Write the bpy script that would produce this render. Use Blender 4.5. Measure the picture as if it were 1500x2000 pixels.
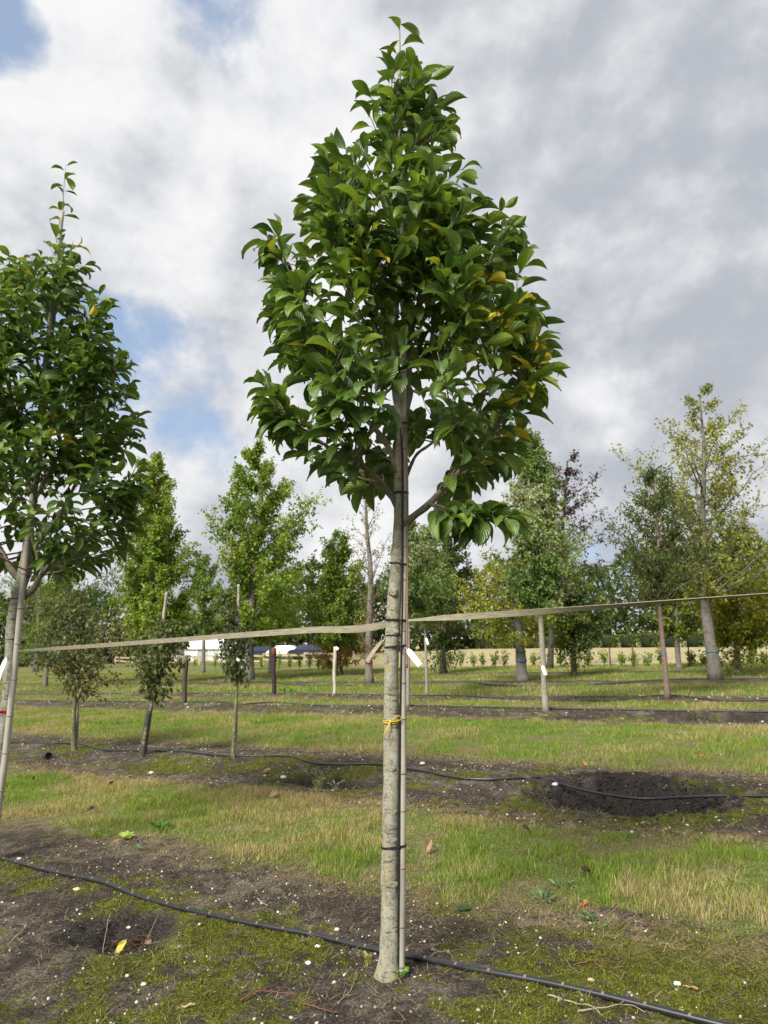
import bpy, math, random
import numpy as np
from mathutils import Vector, Matrix
random.seed(7); RNG = np.random.default_rng(7)
for o in list(bpy.data.objects): bpy.data.objects.remove(o)
SC = bpy.context.scene; COL = SC.collection
# ------------------------------------------------------------------ camera
F = 1387.0; HOR = 1250.0; TH = math.atan((HOR-1000)/F); CT, ST = math.cos(TH), math.sin(TH); CH = 1.6
cam = bpy.data.cameras.new('camera'); camo = bpy.data.objects.new('camera', cam); COL.objects.link(camo)
camo.location = (0, 0, CH); camo.rotation_euler = (math.pi/2+TH, 0, 0)
cam.sensor_fit = 'VERTICAL'; cam.sensor_height = 36; cam.lens = 36*F/2000; cam.clip_start = .05; cam.clip_end = 3000
cam.dof.use_dof = True; cam.dof.focus_distance = 3.75; cam.dof.aperture_fstop = 5.2
SC.camera = camo
SC.render.resolution_x, SC.render.resolution_y = 768, 1024
def ray(px, py):
    u = (px-750)/F; v = (1000-py)/F
    return np.array([u, CT-v*ST, ST+v*CT])
# ------------------------------------------------------------------ light
SUN_EL, SUN_AZ = math.radians(40), math.radians(214)      # azimuth clockwise from +Y: behind the camera, to its left
sd = Vector((math.sin(SUN_AZ)*math.cos(SUN_EL), math.cos(SUN_AZ)*math.cos(SUN_EL), math.sin(SUN_EL)))
sl = bpy.data.lights.new('sun', 'SUN'); sl.energy = 4.6; sl.angle = math.radians(22); sl.color = (1, .95, .86)
so = bpy.data.objects.new('sun', sl); COL.objects.link(so); so.rotation_euler = sd.to_track_quat('Z', 'Y').to_euler(); so.location = (-8, -8, 14)
SC.view_settings.view_transform = 'Standard'; SC.view_settings.look = 'None'; SC.view_settings.gamma = 1
SC.view_settings.exposure = 0.5
W = bpy.data.worlds.new('World'); SC.world = W; W.use_nodes = True
def sky():
    nt = W.node_tree; N = nt.nodes; L = nt.links; N.clear()
    def n(t, **k):
        x = N.new(t)
        for a, b in k.items(): setattr(x, a, b)
        return x
    def val(x, i, v):
        if hasattr(v, 'is_output'): L.new(v, x.inputs[i])
        else: x.inputs[i].default_value = v
    def m(op, a, b=0.0, clamp=False):
        x = n('ShaderNodeMath', operation=op, use_clamp=clamp); val(x, 0, a); val(x, 1, b); return x.outputs[0]
    def vm(op, a, b, out=0):
        x = n('ShaderNodeVectorMath', operation=op); val(x, 0, a); val(x, 1, b); return x.outputs[out]
    def mr(v, a, b, c=0.0, d=1.0):
        x = n('ShaderNodeMapRange', interpolation_type='SMOOTHSTEP'); val(x, 0, v); x.inputs[1].default_value = a; x.inputs[2].default_value = b; x.inputs[3].default_value = c; x.inputs[4].default_value = d; return x.outputs[0]
    def mixc(f, a, b):
        x = n('ShaderNodeMix', data_type='RGBA'); val(x, 0, f); val(x, 6, a); val(x, 7, b); return x.outputs[2]
    def noise(vec, sc, det=8, ro=.55, di=0.0):
        x = n('ShaderNodeTexNoise'); L.new(vec, x.inputs['Vector']); x.inputs['Scale'].default_value = sc; x.inputs['Detail'].default_value = det; x.inputs['Roughness'].default_value = ro; x.inputs['Distortion'].default_value = di; return x.outputs[0]
    tc = n('ShaderNodeTexCoord'); d = tc.outputs['Generated']
    sk = n('ShaderNodeTexSky', sky_type='NISHITA', sun_disc=False, sun_elevation=SUN_EL, sun_rotation=SUN_AZ)
    sk.air_density = 1.0; sk.dust_density = .6; sk.ozone_density = 1.6
    st = vm('MULTIPLY', d, (1, 1, 1.3))
    off = vm('ADD', st, (-.035, -.02, .05))
    n1 = noise(st, 2.9, 12, .57, .1); n1b = noise(off, 2.9, 6, .57, .1)
    n2 = noise(vm('ADD', st, (3.1, 1.7, .4)), 1.5, 6, .5, .3)
    n3 = noise(vm('ADD', st, (7.3, 5.2, 1.4)), 7.0, 7, .6, .1)
    def blob(px, py, rad_px, amp):
        dv = ray(px, py); dv = dv/np.linalg.norm(dv)
        k = vm('DOT_PRODUCT', d, tuple(dv), 1)
        return mr(k, math.cos(rad_px/F), 1.0, 0.0, amp)
    cov = n1
    for b in [(0, 70, 110, -.28), (420, 5, 190, -.20), (350, 770, 260, -.135), (-20, 470, 150, -.08), (250, 640, 120, -.06),
              (230, 300, 300, .16), (1150, 400, 900, .25), (660, 1000, 190, .12), (1180, 960, 240, -.10)]:
        cov = m('ADD', cov, blob(*b))
    mask = mr(cov, .37, .51)
    # light and dark of the clouds
    lit = m('MULTIPLY', m('SUBTRACT', n1, n1b), 3.6)
    sh = m('ADD', m('ADD', m('MULTIPLY', m('SUBTRACT', n2, .5), 1.25), .52), lit)
    sh = m('ADD', sh, m('MULTIPLY', m('SUBTRACT', n3, .5), .45))
    for b in [(1330, 960, 520, -.34), (1280, 430, 560, -.22), (300, 520, 380, -.22), (200, 200, 300, .22), (640, 990, 220, .45), (660, 120, 260, .20), (1160, 660, 170, .22), (1210, 830, 60, .25)]:
        sh = m('ADD', sh, blob(*b))
    sh = mr(sh, -.12, 1.08)
    cc = mixc(sh, (3.45, 3.65, 4.05, 1), (6.7, 6.7, 6.75, 1))
    blue = mixc(.55, vm('MULTIPLY', sk.outputs[0], (.80, .90, 1.0)), (3.9, 4.8, 6.2, 1))
    colr = mixc(mask, blue, cc)
    bg = n('ShaderNodeBackground'); L.new(colr, bg.inputs[0]); bg.inputs[1].default_value = .1
    out = n('ShaderNodeOutputWorld'); L.new(bg.outputs[0], out.inputs[0])
sky()
# ------------------------------------------------------------------ helpers
NX = -0.0411                                   # the nursery slopes gently down to the left
def hash2(i, j, s):
    h = (i.astype(np.int64)*374761393 + j.astype(np.int64)*668265263 + s*1442695041) & 0xffffffff
    h = ((h ^ (h >> 13))*1274126177) & 0xffffffff
    return ((h ^ (h >> 16)) & 0xffff)/65535.0
def vn(x, y, s=0):
    xi = np.floor(x); yi = np.floor(y); fx = x-xi; fy = y-yi
    fx = fx*fx*(3-2*fx); fy = fy*fy*(3-2*fy)
    a = hash2(xi, yi, s); b = hash2(xi+1, yi, s); c = hash2(xi, yi+1, s); e = hash2(xi+1, yi+1, s)
    return (a*(1-fx)+b*fx)*(1-fy)+(c*(1-fx)+e*fx)*fy
def fbm(x, y, s=0, octs=4):
    t = 0; a = .5; tot = 0
    for k in range(octs):
        t = t+a*vn(x*2**k, y*2**k, s+k*17); tot += a; a *= .5
    return t/tot
def ss(a, b, x):
    t = np.clip((x-a)/(b-a), 0, 1); return t*t*(3-2*t)
DX, DY = .8446, -.5353                         # direction of the tree rows on the ground
def qs(x, y): return x*.5353+y*.8446, x*DX+y*DY
def sq(s, q): return s*DX+q*.5353, s*DY+q*.8446
def gp(px, py):
    d = ray(px, py); t = CH/-(d[2]+NX*d[0]); return t*d[0], t*d[1]
def at(px, py, Y):
    d = ray(px, py); t = Y/d[1]; return np.array([t*d[0], Y, CH+t*d[2]])
GRASS = [(4.42, 6.15), (9.05, 13.15), (15.35, 16.75), (18.3, 22.1), (23.9, 27.4), (28.8, 60)]
def grassmask(x, y):
    q, s = qs(x, y)
    w = (fbm(s*1.6, q*1.6, 3, 4)-.5)*.75+(fbm(s*9, q*9, 8, 2)-.5)*.25
    qq = q+w; m = 0
    for a, b in GRASS:
        e = .10+.012*q
        m = np.maximum(m, ss(a-e, a+e, qq)*(1-ss(b-e, b+e, qq)))
    return m
HOLES = []                                     # (x, y, half length along row, half width, depth, angle)
def add_hole(px, py, a, b, d): HOLES.append((*gp(px, py), a, b, d))
add_hole(245, 1822, .36, .26, .13); add_hole(640, 1532, .55, .28, .26); add_hole(1230, 1563, .82, .55, .34); add_hole(1425, 1404, .75, .35, .22); add_hole(1120, 1405, .5, .2, .1)
def base_z(x, y):
    q, s = qs(x, y)
    z = -NX*x
    for c, h in ((2.9, .035), (7.75, .06), (14.4, .06), (17.5, .05), (23, .08), (28, .06)):
        z = z+h*np.exp(-((q-c)/.55)**2)
    return z+(fbm(x*.7, y*.7, 31, 3)-.5)*.07*ss(60, 20, y) if True else z
def holes(x, y):
    z = 0; k = 0
    for hx, hy, a, b, d in HOLES:
        ds = (x-hx)*DX+(y-hy)*DY; dq = (x-hx)*.5353+(y-hy)*.8446
        r = np.sqrt((ds/a)**2+(dq/b)**2)+(fbm(x*6, y*6, 41, 4)-.5)*.9
        t = ss(1.2, .25, r); z = z-d*t; k = np.maximum(k, ss(1.3, .85, r))
        if d > .3:
            mh = np.exp(-((ds+.12)/(.62*a))**2-((dq-.95*b)/(.42*b))**2)*(.7+.6*fbm(x*6, y*6, 43, 3)); z = z+.085*mh; k = np.maximum(k, ss(.3, .6, mh))
        z = z+.03*np.exp(-((r-1.3)/.22)**2)*ss(5, 6, y+0*x)
    return z, k
def gz(x, y):
    x = np.asarray(x, float); y = np.asarray(y, float)
    g = grassmask(x, y); near = ss(26, 9, y)
    z = base_z(x, y)+holes(x, y)[0]
    n = (fbm(x*9, y*9, 5, 3)-.5)*.030+(fbm(x*30, y*30, 6, 3)-.5)*.026
    return z+n*(1-.6*g)*near
def gz1(x, y): return float(gz(np.array([x]), np.array([y]))[0])
def P(px, py, lift=0.0):
    x, y = gp(px, py); return np.array([x, y, gz1(x, y)+lift])

def mesh(name, V, Fc, col=None, uv=None, smooth=True):
    V = np.asarray(V, np.float32).reshape(-1, 3); Fc = np.asarray(Fc, np.int32); k = Fc.shape[1]
    me = bpy.data.meshes.new(name); me.vertices.add(len(V)); me.vertices.foreach_set('co', V.ravel())
    me.loops.add(Fc.size); me.loops.foreach_set('vertex_index', Fc.ravel())
    me.polygons.add(len(Fc)); me.polygons.foreach_set('loop_start', np.arange(0, Fc.size, k, dtype=np.int32))
    me.update(calc_edges=True)
    me.polygons.foreach_set('use_smooth', np.full(len(Fc), bool(smooth)))
    if col is not None:
        a = me.attributes.new('Col', 'FLOAT_COLOR', 'POINT'); c = np.ones((len(V), 4), np.float32); c[:, :3] = col; a.data.foreach_set('color', c.ravel())
    if uv is not None:
        u = me.uv_layers.new(name='UV'); u.data.foreach_set('uv', np.asarray(uv, np.float32)[Fc.ravel()].ravel())
    me.validate(); return me
def tag(o, label=None, cat=None, group=None, kind=None):
    for k, v in (('label', label), ('category', cat), ('group', group), ('kind', kind)):
        if v: o[k] = v
    return o
def obj(name, me, m, parent=None, local=None):
    o = bpy.data.objects.new(name, me); COL.objects.link(o)
    if m is not None and not me.materials: me.materials.append(m)
    if parent is not None: o.parent = parent
    if local is not None: o.matrix_local = local
    return o
def empty(name, loc, label, cat, group=None):
    e = bpy.data.objects.new(name, None); e.empty_display_size = .1; COL.objects.link(e); e.location = Vector(loc); return tag(e, label, cat, group)
class B:
    """collects quads (or triangles) of ONE object; build() links it, in the frame of its parent or of `org`"""
    def __init__(s): s.V = []; s.F = []; s.C = []; s.U = []; s.n = 0
    def add(s, V, Fc, col=(.5, .5, .5), uv=None):
        V = np.asarray(V, float).reshape(-1, 3); s.V.append(V); s.F.append(np.asarray(Fc)+s.n); s.n += len(V)
        c = np.asarray(col, float); s.C.append(np.broadcast_to(c, (len(V), 3))); s.U.append(np.zeros((len(V), 2)) if uv is None else uv); return s
    def tube(s, pts, rad, n=8, col=(.5, .5, .5), flat=1.0):
        V, Fc = tube(pts, rad, n, flat); return s.add(V, Fc, col)
    def box(s, c, sz, rz=0, col=(.5, .5, .5), taper=1.0):
        x, y, z = np.array(sz)/2; v = np.array([[a*x*(taper if e > 0 else 1), b*y*(taper if e > 0 else 1), e*z] for e in (-1, 1) for b in (-1, 1) for a in (-1, 1)])
        ca, sa = math.cos(rz), math.sin(rz); v = np.stack([v[:, 0]*ca-v[:, 1]*sa, v[:, 0]*sa+v[:, 1]*ca, v[:, 2]], 1)+np.array(c)
        return s.add(v, [[0, 2, 3, 1], [4, 5, 7, 6], [0, 1, 5, 4], [2, 6, 7, 3], [0, 4, 6, 2], [1, 3, 7, 5]], col)
    def build(s, name, m, parent=None, org=None, smooth=True):
        V = np.concatenate(s.V); o = np.zeros(3)
        if parent is not None: o = wloc(parent)
        elif org is not None: o = np.array(org, float)
        r = obj(name, mesh(name, V-o, np.concatenate(s.F), np.concatenate(s.C), np.concatenate(s.U), smooth), m, parent)
        if parent is None and org is not None: r.location = Vector(o)
        return r
def wloc(o):
    v = np.zeros(3)
    while o is not None: v = v+np.array(o.location); o = o.parent
    return v
def tube(pts, rad, n=8, flat=1.0):
    p = np.asarray(pts, float); k = len(p); rad = np.broadcast_to(np.asarray(rad, float), (k,))
    t = np.gradient(p, axis=0); t /= np.linalg.norm(t, axis=1)[:, None]+1e-9
    a = np.cross(t[0], [0, 0, 1.0]);
    if np.linalg.norm(a) < .2: a = np.cross(t[0], [0, 1.0, 0])
    a /= np.linalg.norm(a); R = []
    ang = np.arange(n)*2*math.pi/n
    for i in range(k):
        a = a-t[i]*np.dot(a, t[i]); a /= np.linalg.norm(a)+1e-9; b = np.cross(t[i], a)
        R.append(p[i]+rad[i]*(np.cos(ang)[:, None]*a+np.sin(ang)[:, None]*b*flat))
    R = [np.repeat(p[:1], n, 0)]+R+[np.repeat(p[-1:], n, 0)]
    V = np.concatenate(R); idx = np.arange((k+2)*n).reshape(k+2, n); nx = np.roll(idx, -1, 1)
    Fc = np.stack([idx[:-1], nx[:-1], nx[1:], idx[1:]], -1).reshape(-1, 4)
    return V, Fc
def spline(pts, m):
    p = np.asarray(pts, float); k = len(p); d = np.r_[0, np.cumsum(np.linalg.norm(np.diff(p[:, :3], axis=0), axis=1))]
    u = np.linspace(0, d[-1], m); tan = np.gradient(p, d, axis=0); out = []
    for x in u:
        i = min(max(np.searchsorted(d, x)-1, 0), k-2); h = d[i+1]-d[i]; t = (x-d[i])/h
        out.append((2*t**3-3*t**2+1)*p[i]+(t**3-2*t**2+t)*h*tan[i]+(3*t**2-2*t**3)*p[i+1]+(t**3-t**2)*h*tan[i+1])
    return np.array(out)
def nrm(v): return v/(np.linalg.norm(v, axis=-1, keepdims=True)+1e-9)
def frames(d, up):
    """rotation matrices (N,3,3) with columns x = d, z close to up"""
    x = nrm(d); y = nrm(np.cross(up, x)); z = np.cross(x, y); return np.stack([x, y, z], -1)
def scatter(tv, tf, pos, R, size, col=None, uv=None, b=None, colf=None):
    N, n = len(pos), len(tv); s = np.asarray(size); s = s[:, None, None] if s.ndim == 1 else s[:, None, :]
    V = np.einsum('nij,nkj->nki', R, tv[None]*s)+pos[:, None]
    Fc = tf[None]+(np.arange(N)*n)[:, None, None]
    c = np.repeat(col[:, None], n, 1)
    if colf is not None: c = c*colf[None, :, None]
    b = b or B(); b.add(V.reshape(-1, 3), Fc.reshape(-1, tf.shape[1]), c.reshape(-1, 3), None if uv is None else np.tile(uv, (N, 1))); return b
# ------------------------------------------------------------------ materials
def newmat(name):
    m = bpy.data.materials.new(name); m.use_nodes = True; nt = m.node_tree; b = nt.nodes['Principled BSDF']; return m, nt, nt.nodes, nt.links, b
def noise_n(N, L, sc, det=5, ro=.6, vec=None, stretch=None, coord='Object'):
    t = N.new('ShaderNodeTexCoord'); mp = N.new('ShaderNodeMapping'); L.new(t.outputs[coord], mp.inputs[0])
    if stretch: mp.inputs['Scale'].default_value = stretch
    x = N.new('ShaderNodeTexNoise'); L.new(mp.outputs[0], x.inputs['Vector']); x.inputs['Scale'].default_value = sc; x.inputs['Detail'].default_value = det; x.inputs['Roughness'].default_value = ro; return x.outputs[0]
def ramp(N, L, f, stops):
    r = N.new('ShaderNodeValToRGB'); L.new(f, r.inputs[0]); e = r.color_ramp.elements
    while len(e) < len(stops): e.new(.5)
    for q, (p, c) in zip(e, stops): q.position = p; q.color = (*c, 1) if len(c) == 3 else c
    return r.outputs[0]
def mixn(N, L, f, a, b, bt='MIX'):
    x = N.new('ShaderNodeMix'); x.data_type = 'RGBA'; x.blend_type = bt
    for i, v in ((0, f), (6, a), (7, b)):
        if hasattr(v, 'is_output'): L.new(v, x.inputs[i])
        else: x.inputs[i].default_value = v if i == 0 else (*v, 1)
    return x.outputs[2]
def bump(N, L, h, b, st, dist):
    x = N.new('ShaderNodeBump'); L.new(h, x.inputs['Height']); x.inputs['Strength'].default_value = st; x.inputs['Distance'].default_value = dist; L.new(x.outputs[0], b.inputs['Normal'])
def simple(name, c, rough=.6, var=.35, sc=30, bst=.3, bd=.002, stretch=None, spec=.3, metal=0):
    m, nt, N, L, b = newmat(name)
    f = noise_n(N, L, sc, 6, .6, stretch=stretch); c = np.array(c)
    L.new(ramp(N, L, f, [(.3, tuple(c*(1-var))), (.7, tuple(np.minimum(c*(1+var), .95)))]), b.inputs['Base Color'])
    b.inputs['Roughness'].default_value = rough; b.inputs['Specular IOR Level'].default_value = spec; b.inputs['Metallic'].default_value = metal
    if bst: bump(N, L, f, b, bst, bd)
    return m
def colmat(name, rough=.7, spec=.2, trans=0.0, sc=60, var=.25, bst=0, bd=.003, back=1.0, veins=False):
    """colour per piece from the mesh, fine variation from noise"""
    m, nt, N, L, b = newmat(name)
    a = N.new('ShaderNodeAttribute'); a.attribute_name = 'Col'
    f = noise_n(N, L, sc, 4, .6)
    c = mixn(N, L, 1.0, a.outputs['Color'], ramp(N, L, f, [(.3, (1-var,)*3), (.7, (1+var,)*3)]), 'MULTIPLY')
    if veins:
        uvn = N.new('ShaderNodeUVMap'); sx = N.new('ShaderNodeSeparateXYZ'); L.new(uvn.outputs[0], sx.inputs[0])
        ab = N.new('ShaderNodeMath'); ab.operation = 'ABSOLUTE'; L.new(sx.outputs[0], ab.inputs[0])
        mid = ramp(N, L, ab.outputs[0], [(.015, (1.75, 1.6, 1.5)), (.075, (1, 1, 1))])
        c = mixn(N, L, 1.0, c, mid, 'MULTIPLY')
        # side veins slant towards the tip
        k = N.new('ShaderNodeMath'); k.operation = 'MULTIPLY_ADD'; L.new(ab.outputs[0], k.inputs[0]); k.inputs[1].default_value = -.35; L.new(sx.outputs[1], k.inputs[2])
        w = N.new('ShaderNodeMath'); w.operation = 'MULTIPLY'; L.new(k.outputs[0], w.inputs[0]); w.inputs[1].default_value = 56
        sn = N.new('ShaderNodeMath'); sn.operation = 'SINE'; L.new(w.outputs[0], sn.inputs[0])
        c = mixn(N, L, 1.0, c, ramp(N, L, sn.outputs[0], [(.0, (.94, .94, .94)), (.85, (1, 1, 1)), (1, (1.3, 1.25, 1.15))]), 'MULTIPLY')
        bump(N, L, sn.outputs[0], b, .30, .003)
    if back != 1.0:
        g = N.new('ShaderNodeNewGeometry'); c2 = mixn(N, L, 1.0, c, (back, back*.97, back*1.25), 'MULTIPLY'); c = mixn(N, L, g.outputs['Backfacing'], c, c2)
    L.new(c, b.inputs['Base Color']); b.inputs['Roughness'].default_value = rough; b.inputs['Specular IOR Level'].default_value = spec
    if bst: bump(N, L, f, b, bst, bd)
    if trans:
        t = N.new('ShaderNodeBsdfTranslucent'); L.new(mixn(N, L, 1.0, c, (1.5, 1.35, .55), 'MULTIPLY'), t.inputs[0])
        mx = N.new('ShaderNodeMixShader'); mx.inputs[0].default_value = trans; L.new(b.outputs[0], mx.inputs[1]); L.new(t.outputs[0], mx.inputs[2])
        L.new(mx.outputs[0], N['Material Output'].inputs[0])
    return m
def barkmat(name, light, mid, dark, lichen=None, sc=1.0, bst=.6):
    m, nt, N, L, b = newmat(name)
    big = noise_n(N, L, 30*sc, 8, .72, stretch=(1, 1, .6)); patch = noise_n(N, L, 7*sc, 6, .7, stretch=(1, 1, .5)); fine = noise_n(N, L, 150*sc, 5, .65, stretch=(.8, .8, 1.5)); ring = noise_n(N, L, 20*sc, 5, .65, stretch=(.5, .5, 3.2))
    c = ramp(N, L, patch, [(.38, mid), (.47, light), (.55, tuple(np.array(light)*.82)), (.62, light), (.74, mid)])
    c = mixn(N, L, ramp(N, L, big, [(.40, (.85,)*3), (.455, (.35,)*3), (.475, (0, 0, 0)), (.535, (0, 0, 0)), (.555, (.55,)*3), (.575, (0, 0, 0))]), c, tuple(np.array(mid)*.62))
    c = mixn(N, L, ramp(N, L, fine, [(.38, (.75,)*3), (.47, (0, 0, 0))]), c, dark)
    c = mixn(N, L, ramp(N, L, ring, [(.37, (.9,)*3), (.41, (0, 0, 0))]), c, dark)
    if lichen:
        f = noise_n(N, L, 11, 8, .75); c = mixn(N, L, ramp(N, L, f, [(.56, (0, 0, 0)), (.62, (.75,)*3)]), c, lichen)
        f = noise_n(N, L, 17, 6, .7); c = mixn(N, L, ramp(N, L, f, [(.56, (0, 0, 0)), (.59, (.6,)*3)]), c, (.36, .37, .31))
    L.new(c, b.inputs['Base Color']); b.inputs['Roughness'].default_value = .85; b.inputs['Specular IOR Level'].default_value = .2
    h = mixn(N, L, .5, big, mixn(N, L, .5, fine, ring)); bump(N, L, h, b, bst, .007); return m
M = dict(
    bark=barkmat('bark_pale', (.34, .32, .235), (.235, .22, .165), (.085, .08, .062), (.30, .25, .07)),
    bark_left=barkmat('bark_grey', (.30, .285, .22), (.20, .19, .15), (.075, .07, .058), (.24, .24, .15)),
    limb=barkmat('bark_limb', (.24, .21, .15), (.165, .142, .10), (.075, .062, .045), sc=1.6),
    bark_far=barkmat('bark_far_grey', (.22, .20, .17), (.15, .135, .115), (.06, .054, .048), sc=.6),
    bark_dark=barkmat('bark_far_dark', (.09, .08, .066), (.055, .049, .04), (.022, .02, .018), sc=.6),
    bark_fawn=barkmat('bark_far_fawn', (.36, .325, .26), (.26, .235, .185), (.10, .09, .075), sc=1.2),
    bark_red=barkmat('bark_far_red', (.23, .165, .135), (.16, .115, .095), (.07, .055, .05), sc=1.0),
    bark_moss=barkmat('bark_mossy', (.19, .175, .09), (.12, .112, .055), (.06, .055, .035), (.34, .27, .04), sc=1.2),
    leaf=colmat('leaf_glossy', .38, .5, .27, 35, .28, back=1.25, veins=True),
    foliage=colmat('foliage', .55, .3, .38, 4, .22, back=1.15),
    grass=colmat('grass_blades', .6, .25, .30, 8, .2),
    moss=colmat('moss_tufts', .9, .1, .15, 40, .3),
    straw=colmat('straw', .75, .2, .1, 30, .25),
    stone=colmat('pebbles', .75, .3, 0, 90, .25, .3, .002),
    clod=colmat('soil_crumbs', .95, .1, 0, 120, .4, .6, .004),
    cane=simple('bamboo_cane', (.34, .315, .262), .6, .35, 24, .25, .001, (1, 1, .12)),
    cane2=simple('bamboo_cane_brown', (.25, .16, .11), .6, .35, 24, .25, .001, (1, 1, .12)),
    node=simple('bamboo_node', (.22, .185, .14), .75, .3, 40, .3),
    tie=simple('tie_plastic', (.018, .018, .019), .45, .3, 60, .1), wire=simple('wire_black', (.02, .018, .016), .5),
    yellow=simple('yellow_twine', (.62, .44, .03), .5, .2, 90, .2), red=simple('red_tape', (.42, .02, .015), .45, .2, 40, .1),
    strap=simple('webbing_strap', (.30, .27, .19), .8, .28, 55, .5, .002, (.35, .35, 2.0)), steel=simple('steel', (.5, .5, .5), .35, .1, 20, 0, metal=.9),
    tagw=simple('white_label', (.74, .76, .78), .5, .05, 12, 0), hose=simple('drip_hose', (.022, .022, .024), .34, .35, 22, .1, .001, spec=.5),
    hosefar=simple('drip_hose_dusty', (.05, .048, .046), .5, .35, 22, .1, .001), emit=simple('emitter_mud', (.19, .15, .095), .8, .3, 90, .2),
    post=simple('post_dark', (.075, .055, .043), .85, .5, 18, .6, .006, (3, 3, .35)), post2=simple('post_black', (.038, .026, .024), .8, .5, 18, .5, .006, (3, 3, .35)),
    pole=simple('pole_pale', (.46, .42, .33), .75, .2, 14, .3, .003, (3, 3, .4)), rust=simple('rusty_top', (.16, .055, .03), .8, .35, 30, .3),
    sleeve=simple('rubber_sleeve', (.055, .053, .042), .8, .5, 25, .5, .004), pipe=simple('pipe_dark', (.03, .034, .036), .5, .3, 20, .1),
    blue=simple('blue_rope', (.04, .16, .42), .6, .2, 40, .2), teal=simple('teal_rope', (.05, .24, .24), .6, .2, 40, .2), redp=simple('red_paint', (.45, .05, .035), .7, .2, 40, .1),
    rail=simple('fence_timber', (.42, .32, .20), .8, .25, 12, .3), tent=simple('tent_white', (.80, .80, .80), .6, .03, 2, 0), tentg=simple('tent_grey', (.42, .44, .46), .6, .1, 2, 0),
    glass=simple('dark_glass', (.05, .06, .07), .15, .2, 2, 0, spec=.6), carb=simple('car_blue', (.025, .035, .07), .3, .05, 3, 0, spec=.6), carw=simple('car_white', (.75, .75, .76), .3, .03, 3, 0, spec=.6), tyre=simple('tyre', (.02, .02, .02), .8),
    twig=simple('red_twig', (.19, .07, .05), .7, .3, 30, .2), twigg=simple('grey_twig', (.30, .26, .20), .8, .3, 30, .2),
)
# ------------------------------------------------------------------ ground
def mossmask(x, y):
    q, s = qs(x, y)
    m = fbm(x*1.9+4.1, y*1.9, 51, 4)+(fbm(x*14, y*14, 52, 3)-.5)*.50+(fbm(x*5, y*5, 53, 3)-.5)*.42
    for px, py, r, a in ((130, 1930, .55, .24), (330, 1950, .4, .20), (20, 1830, .35, .15), (560, 1790, .42, .18), (260, 1860, .25, .1), (1120, 1840, .55, .24), (1330, 1930, .6, .22), (1420, 1850, .4, .12), (1050, 1990, .4, .15), (300, 1780, .3, .04),
                         (760, 1960, .30, -.35), (1130, 1760, .55, -.22), (60, 1760, .4, -.18), (930, 1960, .35, -.1), (450, 1890, .2, -.2), (850, 1590, .9, .12), (560, 1545, .5, .1), (1250, 1615, .8, .16), (150, 1480, .8, -.1)):
        hx, hy = gp(px, py); m = m+a*np.exp(-((x-hx)**2+(y-hy)**2)/(r*r))
    return ss(.50, .70, m)*.95
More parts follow.
